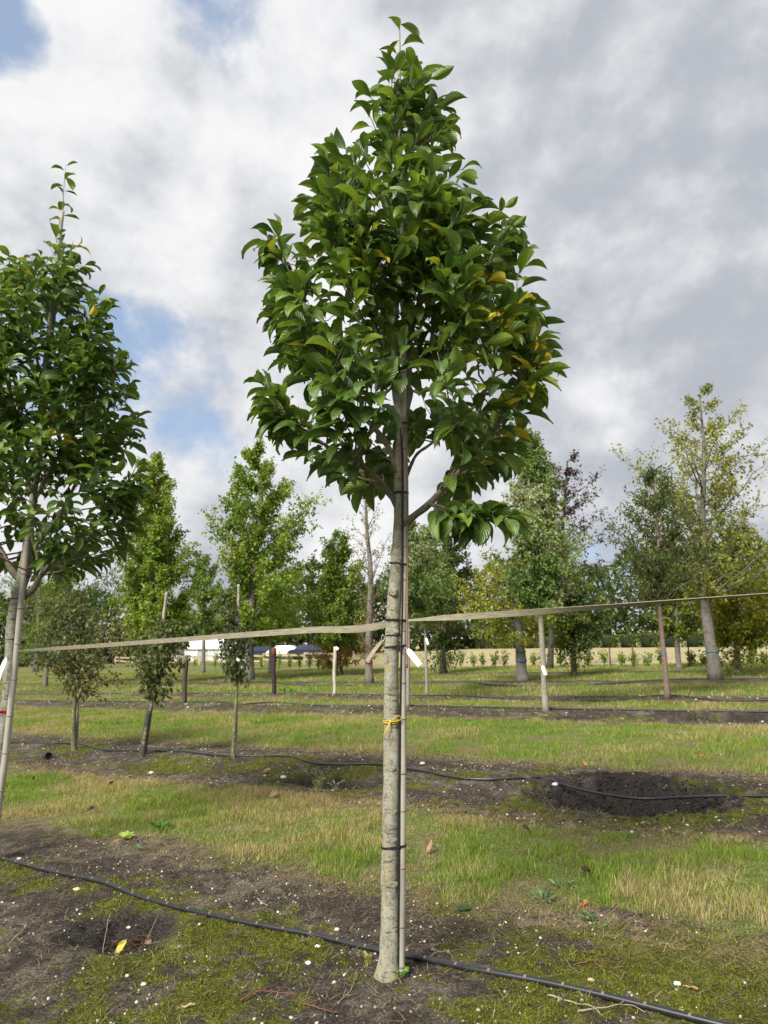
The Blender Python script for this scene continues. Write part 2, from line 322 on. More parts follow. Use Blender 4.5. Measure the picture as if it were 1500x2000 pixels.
def ground():
    def axis(segs):
        out = []
        for a, b, h in segs: out.append(np.arange(a, b, h))
        return np.concatenate(out)
    geo = lambda a, b, r: a*np.exp(np.arange(0, math.log(b/a), r))
    xr = np.r_[np.arange(0, 3.2, .02), np.arange(3.2, 6.5, .05), geo(6.5, 700, .03), 700]
    xs = np.r_[-xr[:0:-1], xr]
    ys = np.r_[-40, -15, -5, 0, 1, 1.6, np.arange(2.1, 5.4, .017), np.arange(5.4, 8.6, .028), np.arange(8.6, 12, .06), geo(12, 900, .012), 900]
    X, Y = np.meshgrid(xs, ys); x, y = X.ravel(), Y.ravel()
    z = gz(x, y); g = grassmask(x, y); q, s = qs(x, y); hk = holes(x, y)[1]; mo = mossmask(x, y)*(1-hk)
    f1 = fbm(x*2.3, y*2.3, 61, 4); f2 = fbm(x*14, y*14, 62, 3)
    c = np.empty((len(x), 3))
    soil = np.array([.056, .045, .035]); pale = np.array([.150, .126, .096]); dark = np.array([.034, .029, .026])
    t = ss(.44, .72, f1*.5+f2*.5)[:, None]; c[:] = soil*(1-t)+pale*t
    c = c*(1-hk[:, None])+(dark*(.8+.6*f2[:, None]))*hk[:, None]
    mc = np.array([.085, .095, .012])*(.3+1.2*f2[:, None])+np.array([.03, .03, .0])*f1[:, None]
    c = c*(1-mo[:, None])+mc*mo[:, None]
    e = 0
    for a, b in GRASS:                                     # straw thatch along the strip edges
        wob = (fbm(s*1.2, q*1.2, 66, 3)-.5)*.5
        e = np.maximum(e, np.exp(-((q+wob-a+.10)/.22)**2)); e = np.maximum(e, np.exp(-((q+wob-b-.12)/.26)**2))
    e = e*(.35+.65*ss(.4, .6, f2))*(1-hk); st = np.array([.20, .15, .085])*(.7+.6*f2[:, None])
    c = c*(1-.75*e[:, None])+st*.75*e[:, None]
    gc = np.array([.14, .18, .036])*(1-ss(.45, .62, f1)[:, None])+np.array([.20, .165, .075])*ss(.45, .62, f1)[:, None]
    far = ss(10, 26, y)[:, None]; gc = gc*(1-far*.25)+np.array([.13, .165, .03])*far*.25
    c = c*(1-.9*g[:, None])+gc*.9*g[:, None]
    # the dry mown field beyond the sapling row
    fld = ss(33, 36, q+(f1-.5)*2)*ss(-8, 6, x+(f1-.5)*6)
    c = c*(1-fld[:, None])+np.array([.40, .335, .185])*(.8+.4*f2[:, None])*fld[:, None]
    ix = np.arange(len(x)).reshape(X.shape)
    Fc = np.stack([ix[:-1, :-1], ix[:-1, 1:], ix[1:, 1:], ix[1:, :-1]], -1).reshape(-1, 4)
    m, nt, N, L, b = newmat('ground'); a = N.new('ShaderNodeAttribute'); a.attribute_name = 'Col'
    n1 = noise_n(N, L, 70, 8, .7); n2 = noise_n(N, L, 260, 4, .7); n3 = noise_n(N, L, 11, 6, .65)
    cc = mixn(N, L, 1.0, a.outputs['Color'], ramp(N, L, n1, [(.36, (.30,)*3), (.5, (.90,)*3), (.64, (1.9,)*3)]), 'MULTIPLY')
    cc = mixn(N, L, 1.0, cc, ramp(N, L, n3, [(.3, (.72,)*3), (.7, (1.25,)*3)]), 'MULTIPLY')
    cc = mixn(N, L, ramp(N, L, n2, [(.60, (0, 0, 0)), (.66, (.7,)*3)]), cc, (.30, .27, .22))
    L.new(cc, b.inputs['Base Color']); b.inputs['Roughness'].default_value = .95; b.inputs['Specular IOR Level'].default_value = .15
    bump(N, L, mixn(N, L, .35, n1, n2), b, 1.0, .022)
    o = obj('ground', mesh('ground', np.stack([x, y, z], 1), Fc, c), m); tag(o, 'nursery ground with bare mossy soil strips and grass lanes between tree rows', 'ground', kind='structure')
ground()
# ------------------------------------------------------------------ grass, moss, gravel (uncountable)
def infr(x, y, mar=.5): return (np.abs(x) < .56*y+mar)
BT = np.array([[0, -.5, 0], [0, .5, 0], [.10, -.36, .55], [.10, .36, .55], [.34, 0, 1.0]]); BF = np.array([[0, 1, 3], [0, 3, 2], [2, 3, 4]])
BT2 = np.array([[0, -.5, 0], [0, .5, 0], [.25, 0, 1.0]]); BF2 = np.array([[0, 1, 2]])
def grass(name, label, qa, qb, smin, smax, n, h, w, seed, simple_=False, dryb=0.0):
    r = np.random.default_rng(seed); s = r.uniform(smin, smax, n); q = r.uniform(qa-.5, qb+.5, n); x, y = sq(s, q)
    k = infr(x, y) & (y > 2); x, y, s, q = x[k], y[k], s[k], q[k]
    g = grassmask(x, y); cl = fbm(x*3.2, y*3.2, 71, 3); cl2 = fbm(x*.9, y*.9, 72, 3)
    hk = holes(x, y)[1]
    k = (r.random(len(x)) < g*(.30+1.1*ss(.32, .6, cl))) & (hk < .4); x, y, s, q, g, cl, cl2 = [a[k] for a in (x, y, s, q, g, cl, cl2)]
    N = len(x); a = r.uniform(0, 2*math.pi, N); lean = r.normal(0, .32, (N, 2))
    up = nrm(np.stack([lean[:, 0], lean[:, 1], np.ones(N)], 1)); d = np.stack([np.cos(a), np.sin(a), np.zeros(N)], 1)
    R = frames(d, up); R2 = R.copy(); R2[:, :, 2] = up; R2[:, :, 1] = nrm(np.cross(up, R[:, :, 0]))
    hh = h*(.45+.9*ss(.3, .75, cl))*r.uniform(.55, 1.25, N)*(.55+.45*g)
    sz = np.stack([hh, np.full(N, w)*r.uniform(.7, 1.3, N), hh], 1)
    edge = np.min([np.minimum(np.abs(q-a_), np.abs(q-b_)) for a_, b_ in GRASS], axis=0)
    pd = np.clip(.06+dryb+.60*np.exp(-edge/.20)+.75*(ss(.42, .70, cl2+(cl-.5)*.6)-.30), .08, .85)
    dry = r.random(N) < pd
    yl = np.clip(r.normal(.35, .25, N)+(cl2-.5)*1.2, 0, 1)[:, None]
    col = np.array([.135, .235, .026])*(1-yl)+np.array([.31, .355, .062])*yl
    dc = np.array([.42, .335, .18])*(.6+.65*r.random((N, 1))); col[dry] = dc[dry]; col *= r.uniform(.75, 1.2, (N, 1))
    z = gz(x, y)-.004
    b = scatter(BT2 if simple_ else BT, BF2 if simple_ else BF, np.stack([x, y, z], 1), R2, sz, col)
    o = b.build(name, M['grass']); tag(o, label, 'grass', kind='stuff')
grass('grass', 'short green grass lane in front of the second hose', 4.3, 6.3, -9.5, 4.5, 260000, .062, .0042, 11)
grass('grass', 'grass lane between the two deeper soil strips behind the young trees', 8.9, 13.3, -22, 7, 260000, .075, .008, 12, True)
grass('grass', 'narrow grass band between third and fourth drip hoses', 15.3, 16.9, -30, 6, 70000, .08, .012, 13, True, -.05)
grass('grass', 'distant grass among the big background trees', 18.2, 34, -52, 8, 230000, .10, .02, 14, True, -.02)
def ground_litter():
    r = np.random.default_rng(21)
    # moss
    n = 170000; s = r.uniform(-6, 2.5, n); q = r.uniform(2.2, 4.7, n); x, y = sq(s, q); k = infr(x, y, .3) & (y > 2.6); x, y = x[k], y[k]
    hk = holes(x, y)[1]; k = (r.random(len(x)) < mossmask(x, y)*(1-hk)*(1-grassmask(x, y))); x, y = x[k], y[k]; N = len(x)
    a = r.uniform(0, 2*math.pi, N); up = nrm(np.stack([r.normal(0, .5, N), r.normal(0, .5, N), np.ones(N)], 1)); R = frames(np.stack([np.cos(a), np.sin(a), 0*a], 1), up)
    h = r.uniform(.006, .014, N)*(.6+.9*fbm(x*9, y*9, 81, 2)); t = r.random((N, 1))*fbm(x*4, y*4, 82, 2)[:, None]*1.6
    col = np.array([.070, .088, .009])*(1-t)+np.array([.23, .25, .022])*t
    tag(scatter(BT2, BF2, np.stack([x, y, gz(x, y)-.001], 1), R, np.stack([h, np.full(N, .006), h], 1), col).build('moss', M['moss']), 'yellow-green moss patches on the bare soil around the near trunk', 'moss', kind='stuff')
    n = 80000; s = r.uniform(-14, 5, n); q = r.uniform(6.0, 9.2, n); x, y = sq(s, q); k = infr(x, y, .3); x, y = x[k], y[k]
    hk = holes(x, y)[1]; k = (r.random(len(x)) < mossmask(x, y)*(1-hk)*(1-grassmask(x, y))); x, y = x[k], y[k]; N = len(x)
    a = r.uniform(0, 2*math.pi, N); up = nrm(np.stack([r.normal(0, .5, N), r.normal(0, .5, N), np.ones(N)], 1)); R = frames(np.stack([np.cos(a), np.sin(a), 0*a], 1), up)
    h = r.uniform(.010, .022, N); t = r.random((N, 1))
    col = np.array([.07, .085, .01])*(1-t)+np.array([.19, .185, .025])*t
    tag(scatter(BT2, BF2, np.stack([x, y, gz(x, y)-.001], 1), R, np.stack([h, np.full(N, .011), h], 1), col).build('moss', M['moss']), 'moss on the second soil strip around the craters', 'moss', kind='stuff')
    # pebbles
    ph = (1+5**.5)/2; iv = nrm(np.array([(-1, ph, 0), (1, ph, 0), (-1, -ph, 0), (1, -ph, 0), (0, -1, ph), (0, 1, ph), (0, -1, -ph), (0, 1, -ph), (ph, 0, -1), (ph, 0, 1), (-ph, 0, -1), (-ph, 0, 1)], float))
    iF = np.array([(0, 11, 5), (0, 5, 1), (0, 1, 7), (0, 7, 10), (0, 10, 11), (1, 5, 9), (5, 11, 4), (11, 10, 2), (10, 7, 6), (7, 1, 8), (3, 9, 4), (3, 4, 2), (3, 2, 6), (3, 6, 8), (3, 8, 9), (4, 9, 5), (2, 4, 11), (6, 2, 10), (8, 6, 7), (9, 8, 1)])
    def lumps(name, label, cat, qa, qb, smin, smax, n, r0, r1, cols, mt, seed, sink=.3, pw=3.0, smooth=True):
        r = np.random.default_rng(seed); s = r.uniform(smin, smax, n); q = r.uniform(qa, qb, n); x, y = sq(s, q)
        k = infr(x, y, .3) & (y > 2.6) & (r.random(n) > grassmask(x, y)*1.1) & (fbm(x*2.4, y*2.4, 91, 3) > r.uniform(.30, .62, n)); x, y = x[k], y[k]; N = len(x)
        sz = r0+(r1-r0)*r.random(N)**pw; S = np.stack([sz*r.uniform(.8, 1.3, N), sz*r.uniform(.7, 1.1, N), sz*r.uniform(.5, .8, N)], 1)
        a = r.uniform(0, 6.28, N); R = frames(np.stack([np.cos(a), np.sin(a), r.normal(0, .2, N)], 1), np.tile([0, 0, 1.0], (N, 1)))
        c = np.array(cols)[r.integers(0, len(cols), N)]*r.uniform(.7, 1.15, (N, 1)); tv = iv*np.random.default_rng(seed+1).uniform(.62, 1.2, (12, 1))
        tag(scatter(tv, iF, np.stack([x, y, gz(x, y)+S[:, 2]*(1-2*sink)], 1), R, S, c).build(name, M[mt], smooth=smooth), label, cat, kind='stuff')
    pc = [(.50, .46, .38), (.44, .36, .25), (.58, .55, .50), (.36, .28, .19), (.28, .25, .21), (.24, .20, .16)]
    lumps('gravel', 'small pale pebbles scattered over the nearest mossy soil', 'gravel', 2.2, 4.7, -6, 2.5, 8000, .002, .0115, pc, 'stone', 31, pw=4.0)
    lumps('gravel', 'pale pebbles scattered along the second soil strip', 'gravel', 6.1, 9.0, -14, 5, 8000, .003, .018, pc, 'stone', 32, pw=3.6)
    lumps('gravel', 'pale pebbles on the far dark soil strips', 'gravel', 13.3, 18.2, -30, 6, 4200, .008, .03, pc, 'stone', 33)
    dc = [(.055, .046, .038), (.08, .066, .053), (.13, .11, .088), (.04, .034, .03)]
    lumps('soil_crumbs', 'dark crumbs of soil around the near trunk', 'soil', 2.2, 4.7, -6, 2.5, 34000, .0018, .0095, dc, 'clod', 34, .35, 3.5, False)
    lumps('soil_crumbs', 'dark crumbs of soil along the second strip', 'soil', 6.1, 9.0, -14, 5, 11000, .004, .018, dc, 'clod', 35, .35, 3.5, False)
    # clods inside the fresh crater
    hx, hy, ha, hb, hd = HOLES[2]; N = 3200; rr = np.sqrt(r.random(N))*1.2; an = r.uniform(0, 6.28, N); ds = rr*np.cos(an)*ha; dq = rr*np.sin(an)*hb
    x = hx+ds*DX+dq*.5353; y = hy+ds*DY+dq*.8446; sz = .004+.024*r.random(N)**4; S = np.stack([sz*1.2, sz*r.uniform(.6, 1.2, N), sz*r.uniform(.5, 1, N)], 1); a = r.uniform(0, 6.28, N)
    R = frames(np.stack([np.cos(a), np.sin(a), r.normal(0, .4, N)], 1), np.tile([0, 0, 1.0], (N, 1)))
    tag(scatter(iv*r.uniform(.55, 1.25, (12, 1)), iF, np.stack([x, y, gz(x, y)+S[:, 2]*.1], 1), R, S, np.array([.036, .032, .03])*r.uniform(.7, 1.5, (N, 1))).build('soil_clods', M['clod'], smooth=False), 'lumps of fresh black soil in the dug crater', 'soil', kind='stuff')
    # dead straw lying about
    def straw(label, qa, qb, smin, smax, n, ln, w, seed):
        r = np.random.default_rng(seed); s = r.uniform(smin, smax, n); q = r.uniform(qa, qb, n); x, y = sq(s, q)
        e = np.max([np.exp(-((q-a_+.15)/.28)**2) for a_, _ in GRASS]+[np.exp(-((q-b_-.15)/.28)**2) for _, b_ in GRASS], axis=0)
        k = infr(x, y, .3) & (y > 2.6) & (r.random(n) < (.22+e)*(.4+.8*fbm(x*5, y*5, 95, 2))) & (holes(x, y)[1] < .5); x, y = x[k], y[k]; N = len(x)
        a = r.uniform(0, 6.28, N); up = np.stack([np.cos(a), np.sin(a), r.uniform(.05, .55, N)], 1); up = nrm(up); dd = np.stack([0*a, 0*a, -np.ones(N)], 1)
        R = frames(dd, up); R[:, :, 2] = up; R[:, :, 0] = nrm(np.cross(R[:, :, 1], up)); L_ = ln*r.uniform(.4, 1.5, N)
        c = np.array([.26, .20, .12])*r.uniform(.35, 1.6, (N, 1)); c[:, 2] *= r.uniform(.7, 1.1, N)
        tag(scatter(BT, BF, np.stack([x, y, gz(x, y)+.002], 1), R, np.stack([L_*.6, np.full(N, w), L_], 1), c).build('dead_grass', M['straw']), label, 'dead grass', kind='stuff')
    straw('brown dead grass blades along the near grass edge', 2.2, 4.9, -6, 2.6, 60000, .065, .0024, 41)
    straw('brown dead grass edging the second soil strip', 5.9, 9.4, -14, 5, 60000, .085, .0045, 42)
    straw('brown dead grass edging the far soil strips', 12.8, 18.6, -30, 6, 40000, .11, .010, 43)
ground_litter()
# ------------------------------------------------------------------ big-leaved row trees
def leaf_template(bend, fold, wavy, seed, nl=7):
    r = np.random.default_rng(seed); V = []; U = []
    us = np.array([-1, -.5, 0, .5, 1.0]); ts = np.r_[0, np.linspace(.10, 1, nl)]
    ang = 0; x = z = 0; prev = 0
    cv = r.normal(0, .06)
    for i, t in enumerate(ts):
        a = .25-bend*t**1.3; dt = t-prev; x += dt*math.cos(a); z += dt*math.sin(a); prev = t
        w = .012 if i == 0 else .275*max((math.sin(math.pi*min(1, ((t-.10)/.90)*.965+.035)**.92))**.80, .0)*(1-.25*max(0, t-.75)/.25)
        for u in us:
            yy = u*w+cv*math.sin(math.pi*t); h = abs(u)**1.3*w*fold+wavy*.03*math.sin(9*t+2*u+seed)*abs(u)
            V.append((x-h*math.sin(a), yy*math.cos(fold*.4), z+h*math.cos(a))); U.append((u, t))
    n = len(ts); ix = np.arange(n*5).reshape(n, 5)
    Fc = np.stack([ix[:-1, :-1], ix[1:, :-1], ix[1:, 1:], ix[:-1, 1:]], -1).reshape(-1, 4)
    return np.array(V), Fc, np.array(U)
LT = [leaf_template(.75, .45, .8, 1), leaf_template(1.15, .30, 1.0, 2), leaf_template(.45, .55, .6, 3), leaf_template(1.5, .4, 1.0, 4), leaf_template(.9, .7, .8, 5)]
LC = 1.15*np.array([(.066, .120, .018), (.084, .150, .022), (.058, .108, .021), (.105, .175, .026), (.074, .130, .032), (.135, .205, .028), (.19, .235, .024), (.40, .36, .035), (.030, .072, .014), (.30, .12, .04)])
LEAFMESH = {}
def leafmesh(v, c):
    if (v, c) not in LEAFMESH:
        V, Fc, U = LT[v]; me = mesh('leaf', V, Fc, np.tile(LC[c], (len(V), 1)), U); me.materials.append(M['leaf']); LEAFMESH[v, c] = me
    return LEAFMESH[v, c]
def project(p):
    d = p-np.array([0, 0, CH]); zc = d[:, 1]*CT+d[:, 2]*ST; yc = -d[:, 1]*ST+d[:, 2]*CT
    return 750+F*d[:, 0]/zc, 1000-F*yc/zc, zc
def near_tree(label, base_px, trunk_px, profile, limbs_px, seed, nshoot, yellow, barkm, leader, outline):
    r = np.random.default_rng(seed); bx, by = gp(*base_px); bz = gz1(bx, by); Yb = by
    root = empty('staked_tree', (bx, by, bz), label, 'tree', 'trees in the strapped row')
    # trunk
    T = np.array([[*at(x, y, Yb), .465*w*Yb/(F*CT)] for x, y, w in trunk_px]); T[0, 2] = bz-.05
    tp = spline(T, 70); ph = r.uniform(0, 6.28, 4)
    rad = tp[:, 3]*(1+.035*np.sin(tp[:, 2]*23+ph[0])+.025*np.sin(tp[:, 2]*47+ph[1])); wob = np.stack([.004*np.sin(tp[:, 2]*7+ph[2]), .006*np.sin(tp[:, 2]*6+ph[3]), 0*rad], 1)
    b = B(); V, Fc = tube(tp[:, :3]+wob, rad, 24); ang = np.arctan2(V[:, 1]-by, V[:, 0]-bx)
    V[:, :2] += ((fbm(ang*1.6+9, V[:, 2]*9, 7, 3)-.5)*.009)[:, None]*np.stack([np.cos(ang), np.sin(ang)], 1)*(V[:, 2] < 2.9)[:, None]
    b.add(V, Fc); trunk = b.build('trunk', M[barkm], root)
    anchors = [(tp[i, :3]+wob[i], rad[i]) for i in range(len(tp)) if tp[i, 2] > T[-3, 2]-.15]
    zt = tp[:, 2]
    for px, py, sc in ([(767, 1156, 1.0), (765, 1224, .75), (764, 1360, .55), (760, 1493, .6), (766, 1570, .6), (766, 1635, .6), (767, 1712, .7)] if seed == 1 else [(22, 1215, .8), (15, 1330, .6)]):
        c = at(px, py, Yb); i = np.argmin(np.abs(zt-c[2])); n = np.array([c[0]-tp[i, 0], 0, 0]); n[1] = -math.sqrt(max(rad[i]**2-n[0]**2, 0)); c = tp[i, :3]+wob[i]+n*.97; n = nrm(n)
        k = B(); rr = .016*sc; ths = np.linspace(0, 2*math.pi, 15)[:-1]; e1 = np.cross(n, [0, 0, 1.0]); e2 = np.array([0, 0, 1.0])
        rings = []
        for rq, hq in (((1.7, -.008), (1.4, .004), (1.15, .013), (.95, .019), (.6, .016), (.45, .018), (.001, .019)) if (py == 1156) else ((2.0, -.006), (1.5, -.001), (1.15, .0015), (.85, .0005), (.45, -.001), (.001, .0005))):
            jit = 1+.10*np.sin(ths*3+seed+px); rings.append(c+n*(hq*sc+.002)+(np.cos(ths)[:, None]*e1*(1.0 if py == 1156 else 1.45)+np.sin(ths)[:, None]*e2*(1.0 if py == 1156 else .8))*rr*rq*jit[:, None])
        Vk = np.concatenate(rings); ix = np.arange(len(rings)*14).reshape(-1, 14); nx = np.roll(ix, -1, 1)
        k.add(Vk, np.stack([ix[:-1], nx[:-1], nx[1:], ix[1:]], -1).reshape(-1, 4)); k.build('branch_scar', M[barkm], trunk)
    # limbs
    for pts in limbs_px:
        Lp = np.array([[*at(x, y, Yb+dy), w/2*Yb/(F*CT)] for x, y, w, dy in pts]); lp = spline(Lp, 22); lp[:, 3] *= 1+.07*np.sin(np.arange(22)*2.1+seed)
        B().tube(lp[:, :3], np.maximum(lp[:, 3], .0025), 10).build('branch', M['limb'], root); anchors += [(q[:3], q[3]) for q in lp[5:]]
    AP = np.array([a for a, _ in anchors]); AR = np.array([q for _, q in anchors])
    pr = np.array([(at(750, y, Yb)[2], at(xl, y, Yb)[0], at(xr, y, Yb)[0]) for y, xl, xr in profile]); pr = pr[np.argsort(pr[:, 0])]
    axz = np.r_[zt, leader[-1][2] if False else zt[-1]+.01]; axx = np.r_[tp[:, 0], tp[-1, 0]]
    z0, z1 = pr[0, 0], pr[-1, 0]
    w = pr[:, 2]-pr[:, 1]; zz = np.linspace(z0, z1, 200); wz = np.interp(zz, pr[:, 0], w)+.12; cdf = np.cumsum(wz); cdf /= cdf[-1]
    pos = []; dr = []; up = []; size = []; yel = []; tw = B(); depthin = []
    def shoot(A, Tp, ra, nleaf_sp=.031, t0=.28, droop=.0):
        v = Tp-A; ln = np.linalg.norm(v); outh = np.array([v[0], v[1], 0]); P1 = A+v*.5+outh*.16-np.array([0, 0, .06*ln])
        t = np.linspace(0, 1, 9)[:, None]; c = (1-t)**2*A+2*t*(1-t)*P1+t*t*Tp; c[1:-1] += r.normal(0, .007, (7, 3))
        rd = np.linspace(min(ra*.65, .0035+.006*ln), .0016, 9); tw.tube(c, rd, 5, (.5, .5, .5))
        n = max(4, int(ln*(1-t0)/nleaf_sp)); g = r.uniform(0, 6.28)
        for i in range(n):
            u = t0+(1-t0)*(i+.5*r.random())/n; p = (1-u)**2*A+2*u*(1-u)*P1+u*u*Tp; tg = nrm(2*(1-u)*(P1-A)+2*u*(Tp-P1))
            g += 2.4; e1 = nrm(np.cross(tg, [.3, .2, 1.0])); e2 = np.cross(tg, e1); rad_ = math.cos(g)*e1+math.sin(g)*e2
            al = math.radians(r.uniform(48, 82))*(1 if i < n-2 else .5)
            d = math.cos(al)*tg+math.sin(al)*rad_; oz = nrm(np.array([p[0]-bx, p[1]-by, 0]))
            d = d+oz*.50; d[2] = d[2]*.75-droop-r.uniform(-.15, .30); d = nrm(d)
            q_ = p+d*.018; pos.append(q_); dr.append(d); nup = np.array([0, 0, 1.0])+.35*oz+r.normal(0, .38, 3); up.append(nup)
            size.append((.095+.095*r.random()**.7)*(1 if i < n-1 else .7))
    for k in range(nshoot):
        zt_ = np.interp((k+r.random())/nshoot, cdf, zz); phi = k*2.39996+r.uniform(-.4, .4)
        xl, xr = np.interp(zt_, pr[:, 0], pr[:, 1]), np.interp(zt_, pr[:, 0], pr[:, 2]); ax = np.interp(zt_, axz, axx); ax = min(max(ax, xl+.02), xr-.02)
        rx = (xr-ax) if math.cos(phi) > 0 else (ax-xl); ry = (xr-xl)/2
        R_ = math.hypot(rx*math.cos(phi), ry*math.sin(phi)); f = r.uniform(.84, 1.0) if (k % 5 in (0, 2, 3) or zt_ < z0+.45) else r.uniform(.35, .8); R_ = max(R_*f-.075, .02)
        if zt_ < z0+.22 and math.sin(phi) < -.1 and abs(R_*math.cos(phi)) < .20: continue
        Tp = np.array([ax+R_*math.cos(phi), by+R_*math.sin(phi), zt_-.02])
        v = Tp-AP; dist = np.linalg.norm(v, axis=1); el = v[:, 2]/(dist+1e-6); cost = dist*(1+3*np.maximum(0, .45-el)+1.5*np.maximum(0, el-.93))+.25*(dist < .16)
        i = np.argmin(cost+r.uniform(0, .05, len(cost))); low = ss(z0+.7, z0, zt_)
        shoot(AP[i], Tp, AR[i], droop=.15+.35*float(low), t0=.22 if dist[i] < .5 else .35)
    for tx, ty, dy in outline:                             # long shoots that stand out of the crown
        Tp = at(tx, ty, Yb+dy); v = Tp-AP; dist = np.linalg.norm(v, axis=1); el = v[:, 2]/(dist+1e-6); i = np.argmin(dist*(1+3*np.maximum(0, .45-el))+.6*(dist < .3)); shoot(AP[i], Tp, AR[i], .034, .3, .12)
    zf = z0+.17*(z1-z0); up_i = [i for i in range(len(AP)) if zf < AP[i, 2] < z0+.86*(z1-z0)]
    for k in range(int(nshoot*.62)):                       # short leafy spurs hide the inner stems
        i = up_i[r.integers(len(up_i))]; phi = r.normal(-math.pi/2, .9) if k % 3 else r.uniform(0, 6.28); l_ = r.uniform(.12, .26)
        shoot(AP[i], AP[i]+l_*np.array([math.cos(phi), math.sin(phi), r.uniform(.25, .9)]), .005, .026, .2, .12)
    for pts in limbs_px:                                   # the limbs carry shoots near their ends too
        A = at(pts[-1][0], pts[-1][1], Yb+pts[-1][3]); Bk = at(pts[-2][0], pts[-2][1], Yb+pts[-2][3]); dv = nrm(A-Bk)
        for j in range(3):
            shoot(A, A+(dv+r.normal(0, .35, 3)+np.array([0, 0, .25]))*r.uniform(.10, .17), .006, .018, .1, .25)
    if seed == 1:                                          # the low drooping spray right of the trunk
        for j in range(11):
            A = at(835+6*j, 984+2.2*j, Yb-.06-.02*j); E = at(r.uniform(830, 945), r.uniform(985, 1012), Yb-r.uniform(.0, .42)); shoot(A, E, .005, .022, .15, .75)
    Lq = np.array([at(x, y, Yb) for x, y in leader]);
    tw.tube(spline(Lq, 14), np.linspace(.006, .0018, 14), 6)
    ls = spline(Lq, 34); g = 0
    for i, p in enumerate(ls[8::2]):
        g += 2.4+r.uniform(-.3, .3); d = np.array([math.cos(g), .5*math.sin(g), r.uniform(-.35, .4)]); pos.append(p+d*.012); dr.append(nrm(d)); up.append(np.array([0, -.25, 1.0])+r.normal(0, .25, 3)); size.append(r.uniform(.11, .15))
    pos, dr, up, size = map(np.array, (pos, dr, up, size)); N = len(pos)
    var = r.integers(0, len(LT), N); ci = r.choice([0, 1, 2, 3, 4, 5, 8], N, p=[.22, .22, .16, .15, .12, .05, .08])
    cpx, cpy, cz = project(pos)
    pe = np.full(N, .010)
    for yx, yy, yr, ya in yellow: pe += ya*np.exp(-((cpx-yx)**2+(cpy-yy)**2)/yr**2)
    rr = r.random(N); ci[rr < pe] = 6; ci[rr < pe*.30] = 7; ci[rr < .0002] = 9
    R = frames(dr, up); S = np.stack([size, size*r.uniform(.64, .90, N), size], 1)
    # the 300 leaves that show largest are single parts, the rest one foliage part
    cen = pos+dr*size[:, None]*.5; sx, sy, sz = project(cen); cell = (sx//16).astype(int)*10000+(sy//16).astype(int)
    order = np.argsort(sz); seen = {}; rank = np.zeros(N)
    for i in order: rank[i] = seen.get(cell[i], 0); seen[cell[i]] = rank[i]+1
    view = nrm(cen-np.array([0, 0, CH])); score = size**2*(.2+np.abs(np.einsum('ni,ni->n', view, R[:, :, 2])))/(1+2.5*rank)
    score[(sx < 0)] = 0
    pick = np.argsort(-score)[:300]; isp = np.zeros(N, bool); isp[pick] = True
    org = np.array([bx, by, bz])
    for i in pick:
        m4 = Matrix.Identity(4)
        for a in range(3):
            for c in range(3): m4[a][c] = R[i, a, c]*S[i, c]
            m4[a][3] = pos[i, a]-org[a]
        obj('leaf', leafmesh(int(var[i]), int(ci[i])), None, root, m4)
    fb = B()
    for v in range(len(LT)):
        k = (~isp) & (var == v); scatter(LT[v][0], LT[v][1], pos[k], R[k], S[k], LC[ci[k]], LT[v][2], fb)
    tag(fb.build('foliage', M['leaf'], root), kind='stuff'); tag(tw.build('twigs', M['limb'], root), kind='stuff')
    return root, T, N
PROFILE1 = [(120, 735, 845), (160, 715, 868), (220, 690, 895), (280, 635, 900), (340, 625, 940), (400, 620, 985), (470, 560, 1000), (560, 500, 1068), (610, 500, 1082), (660, 520, 1082), (720, 475, 1075), (760, 478, 1066), (820, 500, 1058), (860, 540, 1045), (895, 560, 1010)]
TRUNK1 = [(754, 1925, 66), (757, 1895, 46), (760, 1850, 39), (762, 1750, 35), (763, 1650, 33), (763.5, 1500, 32), (765, 1400, 31), (766, 1300, 29.5), (770, 1150, 28), (777, 1060, 24), (781, 1000, 24), (780, 940, 20.5), (781, 880, 20), (783, 825, 23), (772, 770, 16), (771, 700, 13), (776, 560, 11), (779, 400, 8.5), (778, 250, 6)]
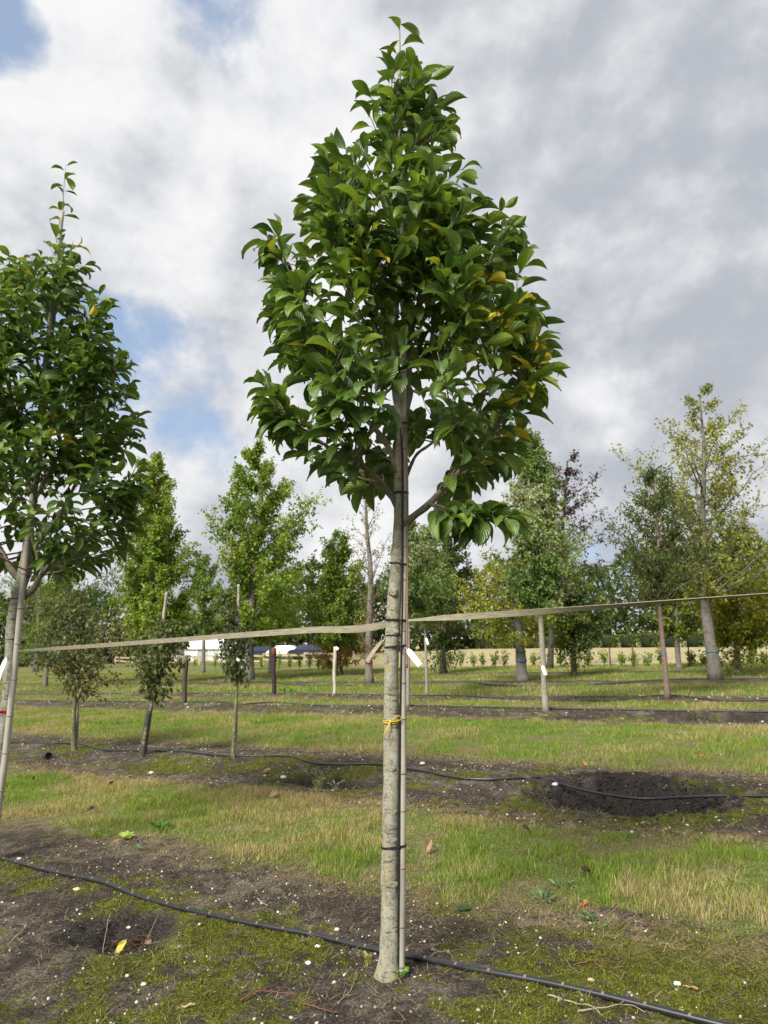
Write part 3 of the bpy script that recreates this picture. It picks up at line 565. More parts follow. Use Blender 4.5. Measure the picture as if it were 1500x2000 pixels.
LIMBS1 = [
    [(783, 835, 17, 0), (796, 790, 14, .0), (797, 730, 12, .03), (806, 640, 10, .06), (835, 560, 7, .1), (850, 480, 5, .12)],
    [(776, 990, 13, 0), (760, 962, 11, -.02), (738, 935, 9.5, -.05), (712, 915, 9, -.08), (660, 885, 7, -.1), (600, 845, 4, -.12)],
    [(776, 925, 13, 0), (762, 880, 12, .02), (735, 840, 11, .03), (690, 795, 9.5, .02), (650, 735, 8, .0), (628, 670, 6.5, -.02), (590, 590, 5, -.05), (560, 520, 3.5, -.06)],
    [(786, 1030, 17, 0), (800, 1015, 15, -.02), (838, 985, 13.5, -.05), (868, 950, 12.5, -.07), (900, 890, 10.5, -.08), (925, 830, 9, -.08), (950, 760, 7, -.1), (985, 690, 5, -.12)],
    [(862, 958, 11, -.07), (890, 930, 10, -.1), (925, 880, 8, -.15), (975, 825, 6, -.2), (1010, 780, 4, -.22)],
    [(786, 950, 9, 0), (800, 915, 7.5, .05), (812, 890, 6.5, .1), (840, 868, 6, .2), (870, 840, 4, .3)],
    [(838, 985, 8, -.05), (862, 990, 7, -.14), (890, 1000, 5.5, -.22), (915, 1010, 4, -.28)],
    [(775, 760, 9, 0), (750, 700, 8, -.1), (735, 640, 7, -.18), (700, 560, 5.5, -.25), (660, 480, 4, -.3)],
    [(778, 680, 8, 0), (810, 610, 7, -.12), (830, 540, 6, -.22), (845, 450, 4, -.28)],
    [(776, 740, 8, 0), (830, 690, 7, .1), (900, 600, 6, .15), (960, 500, 4, .2)],
    [(778, 620, 7, 0), (730, 540, 6, .12), (680, 430, 5, .2), (660, 340, 3.5, .22)],
]
LEAD1 = [(778, 300), (779, 190), (780, 110), (781, 60), (779, 38)]
main_tree, T1, n1 = near_tree('tall staked broad-leaved tree with knotty pale trunk and yellow twine', (757, 1915), TRUNK1, PROFILE1, LIMBS1, 1, 180,
    [(1010, 700, 90, .34), (930, 560, 80, .15), (820, 470, 60, .12), (720, 500, 30, .3), (1010, 800, 70, .25)], 'bark', LEAD1, [(640, 300, -.05), (645, 330, .1), (900, 870, -.30), (930, 800, -.3), (880, 800, -.35), (650, 830, -.25), (700, 760, -.3), (850, 720, -.35), (640, 760, -.3), (720, 690, -.35), (905, 740, -.3), (600, 500, -.1), (560, 560, 0), (550, 610, .1), (520, 740, -.05), (535, 800, .05), (980, 400, 0), (1000, 430, .05), (975, 480, -.1), (1030, 590, 0), (1045, 625, -.08), (1045, 680, .05), (1040, 710, -.1), (1030, 790, 0), (720, 180, 0), (715, 215, -.1), (840, 140, 0), (865, 210, -.05), (590, 880, -.05), (905, 330, 0), (1000, 830, .1), (560, 690, .1)])
def X2(p): return (20+(p[0]-757)*.664, 1690+(p[1]-1915)*.664)
PROFILE2 = [(455, 95, 172), (490, 10, 182), (540, -10, 192), (600, -60, 242), (660, -110, 225), (720, -140, 272), (800, -150, 275), (880, -150, 292), (960, -150, 292), (1010, -130, 285), (1050, -110, 268), (1085, -60, 215)]
TRUNK2 = [(-27, 1700, 44), (-25, 1685, 33), (-20, 1640, 28), (-10, 1560, 25), (2, 1460, 24), (12, 1380, 23), (21, 1280, 23), (30, 1190, 23), (38, 1150, 24), (46, 1120, 26), (52, 1070, 19), (62, 1000, 14), (78, 880, 11), (95, 720, 9), (108, 580, 7), (117, 480, 5)]
LIMBS2 = [
    [(46, 1165, 16, 0), (66, 1150, 13, -.02), (78, 1125, 11, -.05), (90, 1110, 9, -.06), (150, 1060, 6, -.1), (210, 1000, 4, -.12)],
    [(44, 1140, 14, 0), (20, 1110, 12, 0), (5, 1080, 10, .02), (-30, 1020, 8, .05), (-70, 940, 5, .05)],
    [(50, 1110, 11, 0), (72, 1100, 8, -.06), (62, 1040, 8, -.1), (65, 990, 7, -.15), (105, 900, 5, -.22)],
    [(56, 1080, 9, 0), (100, 1030, 7, .1), (150, 940, 6, .15), (190, 840, 4, .2)],
    [(66, 980, 8, 0), (110, 900, 6, -.1), (150, 800, 5, -.2), (180, 720, 3.5, -.22)],
    [(75, 920, 8, 0), (40, 840, 6, -.15), (20, 760, 5, -.22), (10, 680, 3.5, -.25)],
    [(85, 830, 7, 0), (125, 740, 5, .1), (160, 660, 3.5, .15)],
    [(90, 760, 6, 0), (60, 660, 5, .1), (40, 560, 3.5, .1)],
]
LEAD2 = [(117, 480), (122, 430), (124, 380), (127, 340), (129, 320)]
left_tree, T2, n2 = near_tree('staked broad-leaved tree with white tag and red tape on its trunk', (-26, 1688), TRUNK2, PROFILE2, LIMBS2, 2, 215,
    [(150, 480, 25, .4), (120, 850, 60, .05)], 'bark_left', LEAD2, [(20, 490, 0), (65, 500, .1), (215, 600, -.05), (205, 640, 0), (250, 715, 0), (250, 760, -.1), (265, 850, 0), (268, 900, -.1), (270, 960, .05), (255, 1010, 0), (200, 1080, -.1)])
print('LEAVES', n1, n2)
# ------------------------------------------------------------------ canes, ties, straps and tags of the near row
def cane(label, pts, r0, r1, m, nodes, Y, group=None, zb=None):
    p = np.array([at(x, y, Y) for x, y in pts])
    if zb is not None: p[0, 2] = zb
    root = empty('bamboo_cane', p[0], label, 'cane', group); c = spline(p, 60)
    B().tube(c, np.linspace(r0, r1, 60), 12).build('culm', m, root)
    d = np.linspace(.02, .97, nodes)
    for k in d:
        i = int(k*58); q = c[i]; t = nrm(c[i+1]-c[i]); rr = r0+(r1-r0)*k
        B().tube([q-t*.006, q-t*.002, q+t*.002, q+t*.006], [rr*1.005, rr*1.13, rr*1.13, rr*1.005], 12).build('node', M['node'], root)
    return root
def path_at(pts, y, Y):                       # x of a pixel path at row y
    a = np.array(sorted(pts, key=lambda q: q[1])); return float(np.interp(y, a[:, 1], a[:, 0]))
Y1 = main_tree.location.y; Y2 = left_tree.location.y; PX1 = Y1/(F*CT); PX2 = Y2/(F*CT)
C1 = [(783, 1912), (785.5, 1700), (787, 1500), (787.5, 1350), (788, 1210), (790, 1090), (791.5, 960), (790, 800), (786, 500), (781, 250), (779, 82)]
cane('weathered bamboo cane tied against the knotty trunk with yellow twine', C1, 6.4*PX1, 4.0*PX1, M['cane'], 22, Y1-.012, 'canes tied to the row trees', gz1(main_tree.location.x+.08, Y1)-.04)
cane('thin brown cane tied beside the thicker bamboo cane', [(794.5, 1305), (795.5, 1150), (796, 960), (793, 800)], 2.1*PX1, 1.8*PX1, M['cane2'], 5, Y1-.024)
B().tube(spline([at(x, y, Y1-.030) for x, y in [(777, 1915), (779, 1700), (780, 1500), (783, 1300), (786, 1150), (786, 1000), (785, 880), (781, 820)]], 40), 1.5*PX1, 6).build('black_wire', M['wire'], None, main_tree.location)
tag(COL.objects['black_wire'], 'thin black wire running up between trunk and bamboo cane', 'wire')
C2 = [(-16, 1690), (-6, 1600), (10, 1480), (22, 1370), (31, 1290), (37, 1220), (47, 1120), (60, 1000), (85, 740), (108, 540), (122, 412)]
cane('pale weathered cane tied to the trunk with red tape', C2, 6.2*PX2, 4.2*PX2, M['cane'], 20, Y2-.045, 'canes tied to the row trees', gz1(left_tree.location.x+.05, Y2)-.05)
def trunk_at(T, y, Y):                        # centre and radius of a trunk at the height of pixel row y
    z = at(750, y, Y)[2]; k = np.argsort(T[:, 2]); t = T[k]
    return np.array([np.interp(z, t[:, 2], t[:, 0]), Y, z]), float(np.interp(z, t[:, 2], t[:, 3]))
def tie(label, T, Y, y, cpts, rw, m, both=True, tilt=0.0, knot=True, group='ties on the near trunk', turns=2, pxs=PX1):
    c, r = trunk_at(T, y, Y); a = np.linspace(0, 2*math.pi, 30)
    x1 = at(path_at(cpts, y, Y), y, Y)[0] if both else None
    root = empty('tree_tie', c, label, 'tie', group)
    for k in range(turns):
        if both:
            cc = np.array([x1, Y-.012, c[2]]); rc = .0185; hull = []
            for q in a:
                u = np.array([math.cos(q), math.sin(q), 0]); p1 = c+u*(r+.004); p2 = cc+u*rc
                hull.append(p1 if np.dot(p1, u) > np.dot(p2, u) else p2)
            p = np.array(hull)
        else: p = c+np.stack([np.cos(a), np.sin(a), 0*a], 1)*(r+.004)
        p[:, 2] += (p[:, 0]-c[0])*tilt+.0012*np.sin(a*3)+(k-.5*(turns-1))*rw*2.0
        B().tube(p, rw, 6).build('band', m, root)
    if knot:
        kx = at(path_at(cpts, y, Y), y, Y)[0]-.012 if both else c[0]; kp = np.array([kx, Y-r-.004 if not both else Y-.034, c[2]+(kx-c[0])*tilt])
        B().tube([kp+(-.010, 0, -.002), kp+(-.004, -.003, 0), kp+(.004, -.003, .001), kp+(.010, 0, .002)], [.002, .0055, .0055, .002], 8).build('knot', m, root)
        B().tube([kp, kp+(.006, -.006, -.02), kp+(.008, -.002, -.045)], [.0016, .0016, .001], 5).build('loose_end', m, root)
    return root
tie('thin black band round the trunk just below its fork', T1, Y1, 829, C1, .0022, M['tie'], True, .0, False)
tie('black double tie near the lowest forking branches', T1, Y1, 963, C1, .0022, M['tie'], True, -.06, False)
tie('flat black tie midway between knot scar and lowest branch', T1, Y1, 1101, C1, .0036, M['tie'], True, -.12, True, turns=1)
tie('black band round the trunk just below the strap', T1, Y1, 1241, C1, .0030, M['tie'], False, 0, False, turns=1)
tie('black tie holding trunk and cane above the white tag', T1, Y1, 1263, C1, .0026, M['tie'], True, .09, True)
tie('double black tie low on the trunk above bare soil', T1, Y1, 1652, C1, .0026, M['tie'], True, .09, False)
tie('black tie round the fork of the tree with red tape', T2, Y2, 1170, C2, .0038, M['tie'], True, 0, False, 'ties on the taped trunk', turns=1)
tie('black tie above the white tag on the taped trunk', T2, Y2, 1249, C2, .0044, M['tie'], True, .10, True, 'ties on the taped trunk', turns=1)
tie('thin black tie low on the taped trunk', T2, Y2, 1530, C2, .0028, M['tie'], True, 0, False, 'ties on the taped trunk', turns=1)
def twine():
    c, r = trunk_at(T1, 1408, Y1); root = empty('yellow_twine', c, 'yellow twine tied in a bow round the pale trunk', 'twine'); a = np.linspace(0, 2*math.pi, 28)
    for k in (0, 1, 2): B().tube(c+np.stack([np.cos(a)*(r+.0035), np.sin(a)*(r+.0035), (k-1)*.0045+.004*np.sin(a+k)], 1), .0019, 5).build('loop', M['yellow'], root)
    kp = c+np.array([-.006, -r-.008, 0]); B().tube([kp+(-.007, .002, 0), kp, kp+(.007, .002, .001)], [.003, .006, .003], 7).build('knot', M['yellow'], root)
    for pts in ([(0, 0, 0), (.02, -.008, .022), (.045, -.004, .030), (.055, .004, .014), (.03, .0, .004), (0, 0, 0)], [(0, 0, 0), (-.018, -.012, -.028), (-.036, -.008, -.062)], [(0, 0, 0), (-.012, -.014, -.026), (-.026, -.012, -.055)]):
        B().tube(spline(kp+np.array(pts), 14), .0021, 5).build('loose_end', M['yellow'], root)
twine()
def redtape():
    c, r = trunk_at(T2, 1388, Y2); a = np.linspace(0, 2*math.pi, 28); root = empty('red_tape', c, 'red tape wound round the trunk beside the pale cane', 'tape')
    b = B(); p = c+np.stack([np.cos(a)*(r+.003), np.sin(a)*(r+.003), .004*np.sin(a)], 1); V = np.concatenate([p+(0, 0, -.009), p+(0, 0, .009)]); n = 28
    b.add(V, [[i, i+1, n+i+1, n+i] for i in range(n-1)]); b.build('band', M['red'], root)
    kp = c+np.array([-.01, -r-.008, 0]); B().tube([kp+(-.012, 0, 0), kp, kp+(.012, 0, 0)], [.004, .011, .004], 8, flat=.5).build('knot', M['red'], root)
    for sx in (-1, .6):
        q = spline(kp+np.array([(0, 0, 0), (sx*.03, -.012, .012), (sx*.055, -.01, -.01)]), 9); V = np.concatenate([q+(0, 0, -.007), q+(0, 0, .007)]); B().add(V, [[i, i+1, 9+i+1, 9+i] for i in range(8)]).build('loose_end', M['red'], root)
redtape()
def label_tag(label, px, py, Y, ln, wd, ang, thread, group=None):
    p = at(px, py, Y); root = empty('plant_tag', p, label, 'tag', group); d = np.array([math.cos(ang), -.25, math.sin(ang)]); d = nrm(d); e = nrm(np.cross(d, [0, 1, .2])); n = nrm(np.cross(d, e))
    t = np.linspace(0, 1, 9); c = p+d*(t*ln)[:, None]+n*(.010*np.sin(t*3.1))[:, None]; V = []
    for off in (.0006, -.0006):
        for sgn in (-1, 1): V.append(c+e*sgn*wd/2*np.r_[.45, .9, np.ones(6), .96][:, None]+n*off)
    V = np.concatenate(V); b = B(); k = 9
    for i in range(k-1): b_ = [[i, i+1, k+i+1, k+i], [2*k+i, 3*k+i, 3*k+i+1, 2*k+i+1], [i, 2*k+i, 2*k+i+1, i+1], [k+i, k+i+1, 3*k+i+1, 3*k+i]]; b.F += [np.array(b_)]
    b.F.append(np.array([[0, k, 3*k, 2*k], [k-1, 3*k-1, 4*k-1, 2*k-1]])); b.V.append(V); b.C.append(np.full((len(V), 3), .7)); b.U.append(np.zeros((len(V), 2))); b.n = len(V)
    b.build('tag_sheet', M['tagw'], root, smooth=False); q = at(*thread, Y+.02); B().tube(spline([p+d*.008, (p+q)/2+(0, -.01, -.004), q], 8), .0012, 5).build('tag_thread', M['tagw'], root)
label_tag('blank white tag hanging from the cane of the knotty trunk', 796, 1268, Y1-.035, .105, .030, math.radians(-52), (790, 1262))
label_tag('long white tag hanging on the trunk above the red tape', 12, 1285, Y2-.10, .23, .034, math.radians(-98), (14, 1278))
def ribbon(name, label, pts, widths, twist, m, samples=60, cat='strap'):
    p = spline([(*q, w, t) for q, w, t in zip(pts, widths, twist)], samples); t = nrm(np.gradient(p[:, :3], axis=0)); upv = np.tile([0, 0, 1.0], (samples, 1)); e = nrm(upv-t*np.sum(upv*t, 1)[:, None]); f = np.cross(t, e)
    w = e*np.cos(p[:, 4])[:, None]+f*np.sin(p[:, 4])[:, None]; n = np.cross(t, w); hw = (p[:, 3]/2)[:, None]; k = samples
    V = np.concatenate([p[:, :3]-w*hw-n*.0012, p[:, :3]+w*hw-n*.0012, p[:, :3]+w*hw+n*.0012, p[:, :3]-w*hw+n*.0012]); b = B(); Fc = []
    for j in range(4):
        for i in range(k-1): Fc.append([j*k+i, j*k+i+1, ((j+1) % 4)*k+i+1, ((j+1) % 4)*k+i])
    o = b.add(V, Fc).build(name, m, None, pts[len(pts)//2], False); return tag(o, label, cat)
tl, rl = trunk_at(T2, 1262, Y2); tm, rm = trunk_at(T1, 1214, Y1)
pL = at(35, 1272, Y2-.06); pM = at(755, 1219, Y1+.055)
mid = lambda a, b, t, dz=0: a+(b-a)*t+np.array([0, 0, dz])
ribbon('webbing_strap', 'beige webbing strap stretched between the two staked trees', [pL, mid(pL, pM, .12, -.001), mid(pL, pM, .5, -.002), mid(pL, pM, .85, -.001), pM, tm+np.array([.03, rm+.03, .006])],
       [.016, .024, .030, .034, .034, .03], [.7, .5, .3, .15, .1, 0], M['strap'])
pR0 = at(794, 1212, Y1-.02); pR = np.array([2.86, 1.98, 1.6+2.86*.0411+.33])
# right strap: passes through pixel (1500,1160) on its way to the next tree of the row
dR = ray(1500, 1160); rowd = np.array([.8446, -.5353]); tt = (pR0[0]*rowd[1]-pR0[1]*rowd[0])/(dR[0]*rowd[1]-dR[1]*rowd[0]); pE = np.array([0, 0, CH])+dR*tt; ext = pE+(pE-pR0)*.35
ribbon('webbing_strap', 'beige webbing strap knotted to the cane and running over the craters', [pR0, mid(pR0, pE, .035), mid(pR0, pE, .12), mid(pR0, pE, .3, -.003), mid(pR0, pE, .6, -.003), mid(pR0, pE, .8), pE, ext],
       [.010, .012, .026, .030, .028, .026, .026, .026], [0, 0, .1, .35, .95, 1.25, 1.38, 1.4], M['strap'])
tie('black knot fixing the strap to the bamboo cane', T1, Y1, 1211, C1, .0028, M['tie'], True, -.05, True)
# carabiner and slack strap end on the left of the trunk
cp = at(748, 1246, Y1-.02); a = np.linspace(0, 2*math.pi, 18)
carab = B().tube(cp+np.stack([.007*np.cos(a), 0*a, .016*np.sin(a)], 1), .0022, 6).build('steel_ring', M['steel'], None, cp); tag(carab, 'small steel ring fixed to the left side of the knotty trunk', 'ring')
ribbon('webbing_strap', 'short slack strap hanging from the steel ring', [cp+(-.002, 0, -.012), at(733, 1268, Y1), at(717, 1292, Y1+.02)], [.012, .022, .024], [0, .2, .2], M['strap'], 20)
# ------------------------------------------------------------------ drip hoses
def hose(label, pts, r, m, sag=None, emit=None, lift=0.0, n=160):
    g = np.array([gp(*q) for q in pts]); ext0 = g[0]+(g[0]-g[1])/np.linalg.norm(g[0]-g[1])*2.2; ext1 = g[-1]+(g[-1]-g[-2])/np.linalg.norm(g[-1]-g[-2])*2.2
    g = np.vstack([ext0, g, ext1]); c = spline(np.c_[g, np.zeros(len(g))], n); d = np.gradient(c, axis=0)
    z = base_z(c[:, 0], c[:, 1])+.004+(fbm(c[:, 0]*1.5, c[:, 1]*1.5, 5, 2)-.5)*.02; z = np.convolve(np.r_[[z[0]]*4, z, [z[-1]]*4], np.ones(9)/9, 'valid')
    zg = gz(c[:, 0], c[:, 1]); z = np.maximum(z, zg-r*.25); z = np.convolve(np.r_[[z[0]]*2, z, [z[-1]]*2], np.ones(5)/5, 'valid'); c[:, 2] = z+r*.9+lift
    root = empty('drip_hose', c[n//2], label, 'hose', 'drip hoses along the rows'); B().tube(c, r, 12).build('pipe', m, root)
    if emit:
        L_ = np.r_[0, np.cumsum(np.linalg.norm(np.diff(c, axis=0), axis=1))]; me = None
        for k in np.arange(.3, L_[-1], emit):
            q = np.array([np.interp(k, L_, c[:, j]) for j in range(3)]); q2 = np.array([np.interp(k+.01, L_, c[:, j]) for j in range(3)]); t = nrm(q2-q)
            if abs(q[0]) > .6*q[1]+.2: continue
            e = nrm(np.cross(t, [0, 0, 1.0])); u = np.cross(e, t); V = []
            for s_ in (-.006, -.004, .004, .006):
                for th in np.linspace(-.2, 2.6, 7): V.append(q+t*s_*(1 if abs(s_) > .005 else 1)+(e*-math.cos(th)+u*math.sin(th))*(r*(1.01 if abs(s_) > .005 else 1.07)))
            ix = np.arange(28).reshape(4, 7); B().add(V, np.stack([ix[:-1, :-1], ix[1:, :-1], ix[1:, 1:], ix[:-1, 1:]], -1).reshape(-1, 4)).build('emitter', M['emit'], root)
    return root
hose('shiny black drip hose passing behind the knotty trunk', [(0, 1690), (100, 1716), (200, 1735), (280, 1768), (400, 1796), (500, 1816), (620, 1836), (740, 1862), (850, 1886), (930, 1908), (1060, 1936), (1200, 1968), (1330, 2000)], .0148, M['hose'], emit=.178)
hose('black drip hose crossing the dug crater', [(40, 1459), (150, 1462), (210, 1474), (280, 1476), (450, 1486), (560, 1488), (620, 1503), (740, 1505), (830, 1519), (900, 1531), (960, 1533), (1040, 1531), (1100, 1544), (1180, 1560), (1260, 1569), (1350, 1567), (1500, 1569)], .0135, M['hose'], n=220)
hose('wavy dusty drip hose on the strip behind the young trees', [(20, 1371), (110, 1372), (250, 1374), (350, 1374), (430, 1374), (470, 1380), (520, 1373), (640, 1382), (760, 1379), (870, 1382), (1000, 1390), (1120, 1391), (1280, 1395), (1500, 1397)], .020, M['hosefar'], n=200)
hose('dusty drip hose at the foot of the dark posts', [(20, 1351), (300, 1356), (500, 1356), (620, 1358), (840, 1361), (960, 1366), (1100, 1370), (1200, 1371), (1300, 1364), (1400, 1372), (1500, 1372)], .020, M['hosefar'], n=200)
hose('dark drip hose among the thick background trunks', [(200, 1326), (480, 1334), (620, 1340), (760, 1339), (900, 1336), (1000, 1341), (1150, 1338), (1300, 1333), (1500, 1330)], .025, M['hosefar'], n=160)
# ------------------------------------------------------------------ background trees
T3 = np.array([[0, 0, 0], [.5, .34, .10], [1, 0, -.12], [.5, -.34, .10]]); T3F = np.array([[0, 2, 1], [0, 3, 2]])
T3N = T3*np.array([1, .55, 1])
def bg_tree(name, label, base, path, profile, leaf, n_limb, n_tw, n_lf, pal, bark, wpx, slope=.8, seed=0, droop=.3, scat=1.0, narrow=False, shoots=None, group='trees growing in the background rows', clear=None, twig_tubes=False, cat='tree', rags=1.0, spread=1.0, topthin=.25, dens=2.0):
    n_tw = int(n_tw*dens**.5+.5); n_lf = int(n_lf*dens**.6+.5)
    r = np.random.default_rng(seed+100); bx, by = gp(*base); bz = gz1(bx, by); Y = by; px = by/(F*CT)
    root = empty(name, (bx, by, bz), label, cat, group)
    T = np.array([[*at(x, y, Y)] for x, y in path]); T[0, 2] = bz-.05; m = 30; tp = spline(T, m); tt = np.linspace(0, 1, m)
    rad = wpx/2*px*(1-(1-topthin)*tt**1.1); rad[:2] *= (1.25, 1.08); tp[1:, 1] += .04*np.sin(tt[1:]*9+seed)
    B().tube(tp, rad*(1+.05*np.sin(tt*40)), 12).build('trunk', M[bark], root)
    pr = np.array([(at(750, y, Y)[2], at(xl, y, Y)[0], at(xr, y, Y)[0]) for y, xl, xr in profile]); pr = pr[np.argsort(pr[:, 0])]
    zz = np.linspace(pr[0, 0], pr[-1, 0], 120); cdf = np.cumsum(np.interp(zz, pr[:, 0], pr[:, 2]-pr[:, 1])+.15); cdf /= cdf[-1]
    zc = clear if clear is not None else pr[0, 0]-.1*(pr[-1, 0]-pr[0, 0])
    limb = B(); pos = []; dirs = []; out = []
    for k in range(n_limb):
        z = np.interp((k+r.random())/n_limb, cdf, zz); phi = k*2.39996+r.uniform(-.5, .5); xl, xr = np.interp(z, pr[:, 0], pr[:, 1]), np.interp(z, pr[:, 0], pr[:, 2]); ax = np.interp(z, tp[:, 2], tp[:, 0])
        if not (xl < ax < xr): ax = (xl+xr)/2
        rx = (xr-ax) if math.cos(phi) > 0 else ax-xl; ry = (xr-xl)/2*.9
        R = math.hypot(rx*math.cos(phi), ry*math.sin(phi))*(r.uniform(.72, 1.08) if k % 4 else r.uniform(.3, .65))*(1+.12*rags*r.normal())
        tip = np.array([ax+R*math.cos(phi), Y+R*math.sin(phi), z]); z0 = max(min(z-slope*R*r.uniform(.7, 1.2), tp[-1, 2]-.05), zc*.9+.1*tp[-1, 2] if z > zc else min(z-.02, zc)); z0 = min(z0, z+.25*R)
        A = np.array([np.interp(z0, tp[:, 2], tp[:, j]) for j in range(2)]+[z0]); r0 = float(np.interp(z0, tp[:, 2], rad))
        P1 = A+(tip-A)*.5+np.array([math.cos(phi), math.sin(phi), 0])*.12*R-np.array([0, 0, .05*R]); t = np.linspace(0, 1, 7)[:, None]; c = (1-t)**2*A+2*t*(1-t)*P1+t*t*tip; c[1:-1] += r.normal(0, .02*R+.004, (5, 3))
        ln = np.linalg.norm(tip-A)
        limb.tube(c, np.linspace(min(r0*.45, .006+.010*ln), .003, 7), 5)
        for j in range(n_tw):
            u = .30+.70*(j+r.random())/n_tw; f = u*6; i = min(int(f), 5); p = c[i]+(c[i+1]-c[i])*(f-i)
            dv = nrm(nrm(c[i+1]-c[i])*.6+r.normal(0, .75, 3)+np.array([0, 0, .25])); tl = (.10+.22*ln*spread)*r.uniform(.5, 1.1)
            q = p+dv*tl*np.linspace(.15, 1, n_lf)[:, None]; q = q+r.normal(0, leaf*.55*scat, q.shape); q[:, 2] -= .35*tl*np.linspace(0, 1, n_lf)**2*droop
            if twig_tubes: limb.tube([p, p+dv*tl*.5, p+dv*tl*np.array([1, 1, 1-.35*droop])], [.006, .004, .002], 3)
            pos.append(q); dirs.append(np.tile(dv, (n_lf, 1)))
    if shoots:                                         # leafy suckers round the foot
        for (sx, sy, sr, sn) in shoots:
            c = at(sx, sy, Y-.1); q = c+r.normal(0, 1, (sn, 3))*np.array([sr*px, sr*px, sr*px*.7])*.5; pos.append(q); dirs.append(nrm(r.normal(0, 1, (sn, 3))))
            for j in range(7): limb.tube([np.array([bx, by, max(bz, c[2]-sr*px*.6)]), c+r.normal(0, .35, 3)*sr*px], [.008, .003], 4)
    pos = np.concatenate(pos); dirs = np.concatenate(dirs); N = len(pos); bad = pos[:, 2] < bz+.1; pos[bad, 2] = bz+.1+.1*r.random(bad.sum())
    d = dirs*.4+r.normal(0, .7, (N, 3)); d[:, 2] -= droop; up = np.array([0, -.15, 1.0])+r.normal(0, .55, (N, 3)); Rm = frames(d, up)
    pal = np.array(pal); w = fbm(pos[:, 0]*1.3+pos[:, 1]*.7, pos[:, 2]*1.3, seed, 3); ci = np.clip((w-.5)*1.6+.5+r.normal(0, .22, N), 0, .999)*len(pal); col = pal[ci.astype(int)]*r.uniform(.75, 1.25, (N, 1))
    sz = leaf*r.uniform(.65, 1.25, N)
    tag(scatter(T3N if narrow else T3, T3F, pos, Rm, sz, col).build('crown', M['foliage'], root, smooth=False), kind='stuff')
    tag(limb.build('branches', M[bark], root), kind='stuff')
    return root, tp, rad
G1 = [(.135, .215, .026), (.175, .265, .034), (.215, .305, .040), (.26, .33, .048)]           # fresh green
G2 = [(.08, .135, .022), (.105, .165, .028), (.135, .20, .034), (.165, .235, .04)]          # mid green
G3 = [(.050, .080, .020), (.068, .102, .025), (.088, .125, .028), (.115, .155, .034)]         # dark green
GY = [(.15, .20, .026), (.21, .25, .032), (.28, .29, .038), (.34, .31, .04)]             # yellow green
GP = [(.05, .03, .03), (.075, .042, .036), (.095, .058, .04), (.065, .06, .03)]        # copper
GS = [(.11, .18, .042), (.145, .22, .05), (.19, .265, .07), (.30, .34, .18)]            # grey green, pale backs
GO = [(.06, .085, .038), (.095, .12, .045), (.16, .175, .06), (.28, .25, .10)]             # olive
bg_tree('columnar_tree', 'fresh green columnar tree rising behind the leaning young tree', (291, 1338), [(291, 1338), (294, 1240), (299, 1100), (302, 890)], [(885, 278, 318), (930, 262, 335), (980, 250, 352), (1040, 240, 375), (1100, 232, 388), (1160, 230, 385), (1210, 236, 372), (1240, 255, 350)], .15, 96, 9, 12, G1, 'bark_far', 13, 1.1, 1, dens=3.0)
bg_tree('dark_feathery_tree', 'dark feathery tree with thick trunk behind the taped tree', (70, 1312), [(70, 1312), (74, 1230), (80, 1090)], [(1080, 30, 110), (1130, -10, 150), (1180, -20, 150), (1230, -10, 140), (1285, 0, 120)], .22, 46, 8, 10, G2, 'bark_far', 10, .5, 2, .5, narrow=True)
bg_tree('feathery_tree', 'feathery green tree with slim leaning trunk beside the dark one', (88, 1342), [(88, 1342), (98, 1270), (125, 1190), (150, 1100)], [(1085, 130, 200), (1120, 110, 240), (1170, 90, 255), (1220, 90, 245), (1260, 110, 220)], .20, 46, 8, 10, G2, 'bark_far', 8, .6, 3, .6, narrow=True)
TC = bg_tree('tulip_tree', 'tall open fresh green tree with thick pale leaning trunk', (487, 1331), [(487, 1331), (488, 1240), (494, 1130), (503, 1050), (511, 985), (506, 920), (498, 870)], [(865, 470, 505), (895, 458, 545), (930, 455, 590), (965, 440, 612), (1000, 400, 612), (1050, 425, 590), (1100, 412, 605), (1150, 400, 605), (1200, 415, 600), (1245, 440, 570)], .17, 74, 10, 11, G1, 'bark_far', 19, .8, 4, rags=1.6, clear=None, dens=2.6)
bg_tree('maple_tree', 'small green tree whose dark trunk stands before the white tents', (397, 1315), [(397, 1315), (398, 1240), (400, 1090)], [(1080, 380, 430), (1130, 365, 435), (1190, 362, 436), (1240, 375, 425)], .17, 34, 8, 10, G2, 'bark_far', 8, .8, 5)
bg_tree('maple_tree', 'green tree with slim trunk just right of the thick pale trunk', (528, 1316), [(528, 1316), (530, 1240), (536, 1090)], [(1075, 510, 570), (1120, 480, 605), (1180, 470, 610), (1245, 500, 590)], .17, 40, 8, 10, G1[:3], 'bark_far', 9, .7, 6)
bg_tree('maple_tree', 'dense mid green tree with dark foot behind the pale pole', (655, 1322), [(655, 1322), (657, 1240), (660, 1060)], [(1040, 645, 678), (1075, 618, 702), (1120, 606, 715), (1180, 598, 722), (1225, 600, 720), (1255, 615, 700)], .15, 62, 9, 11, G1[:2]+G2[2:], 'bark_dark', 9, .8, 7)
bg_tree('bare_topped_tree', 'nearly bare multi-stemmed tree with red mark on its stem', (722, 1336), [(722, 1336), (720, 1290), (722, 1200), (724, 1120), (716, 1030), (713, 945)], [(950, 690, 740), (1010, 675, 760), (1080, 680, 765), (1150, 685, 760), (1220, 680, 760), (1290, 690, 755)], .09, 40, 4, 3, [(.12, .16, .03), (.2, .22, .04), (.26, .2, .05), (.3, .16, .04)], 'bark_far', 15, 1.5, 8, twig_tubes=True)
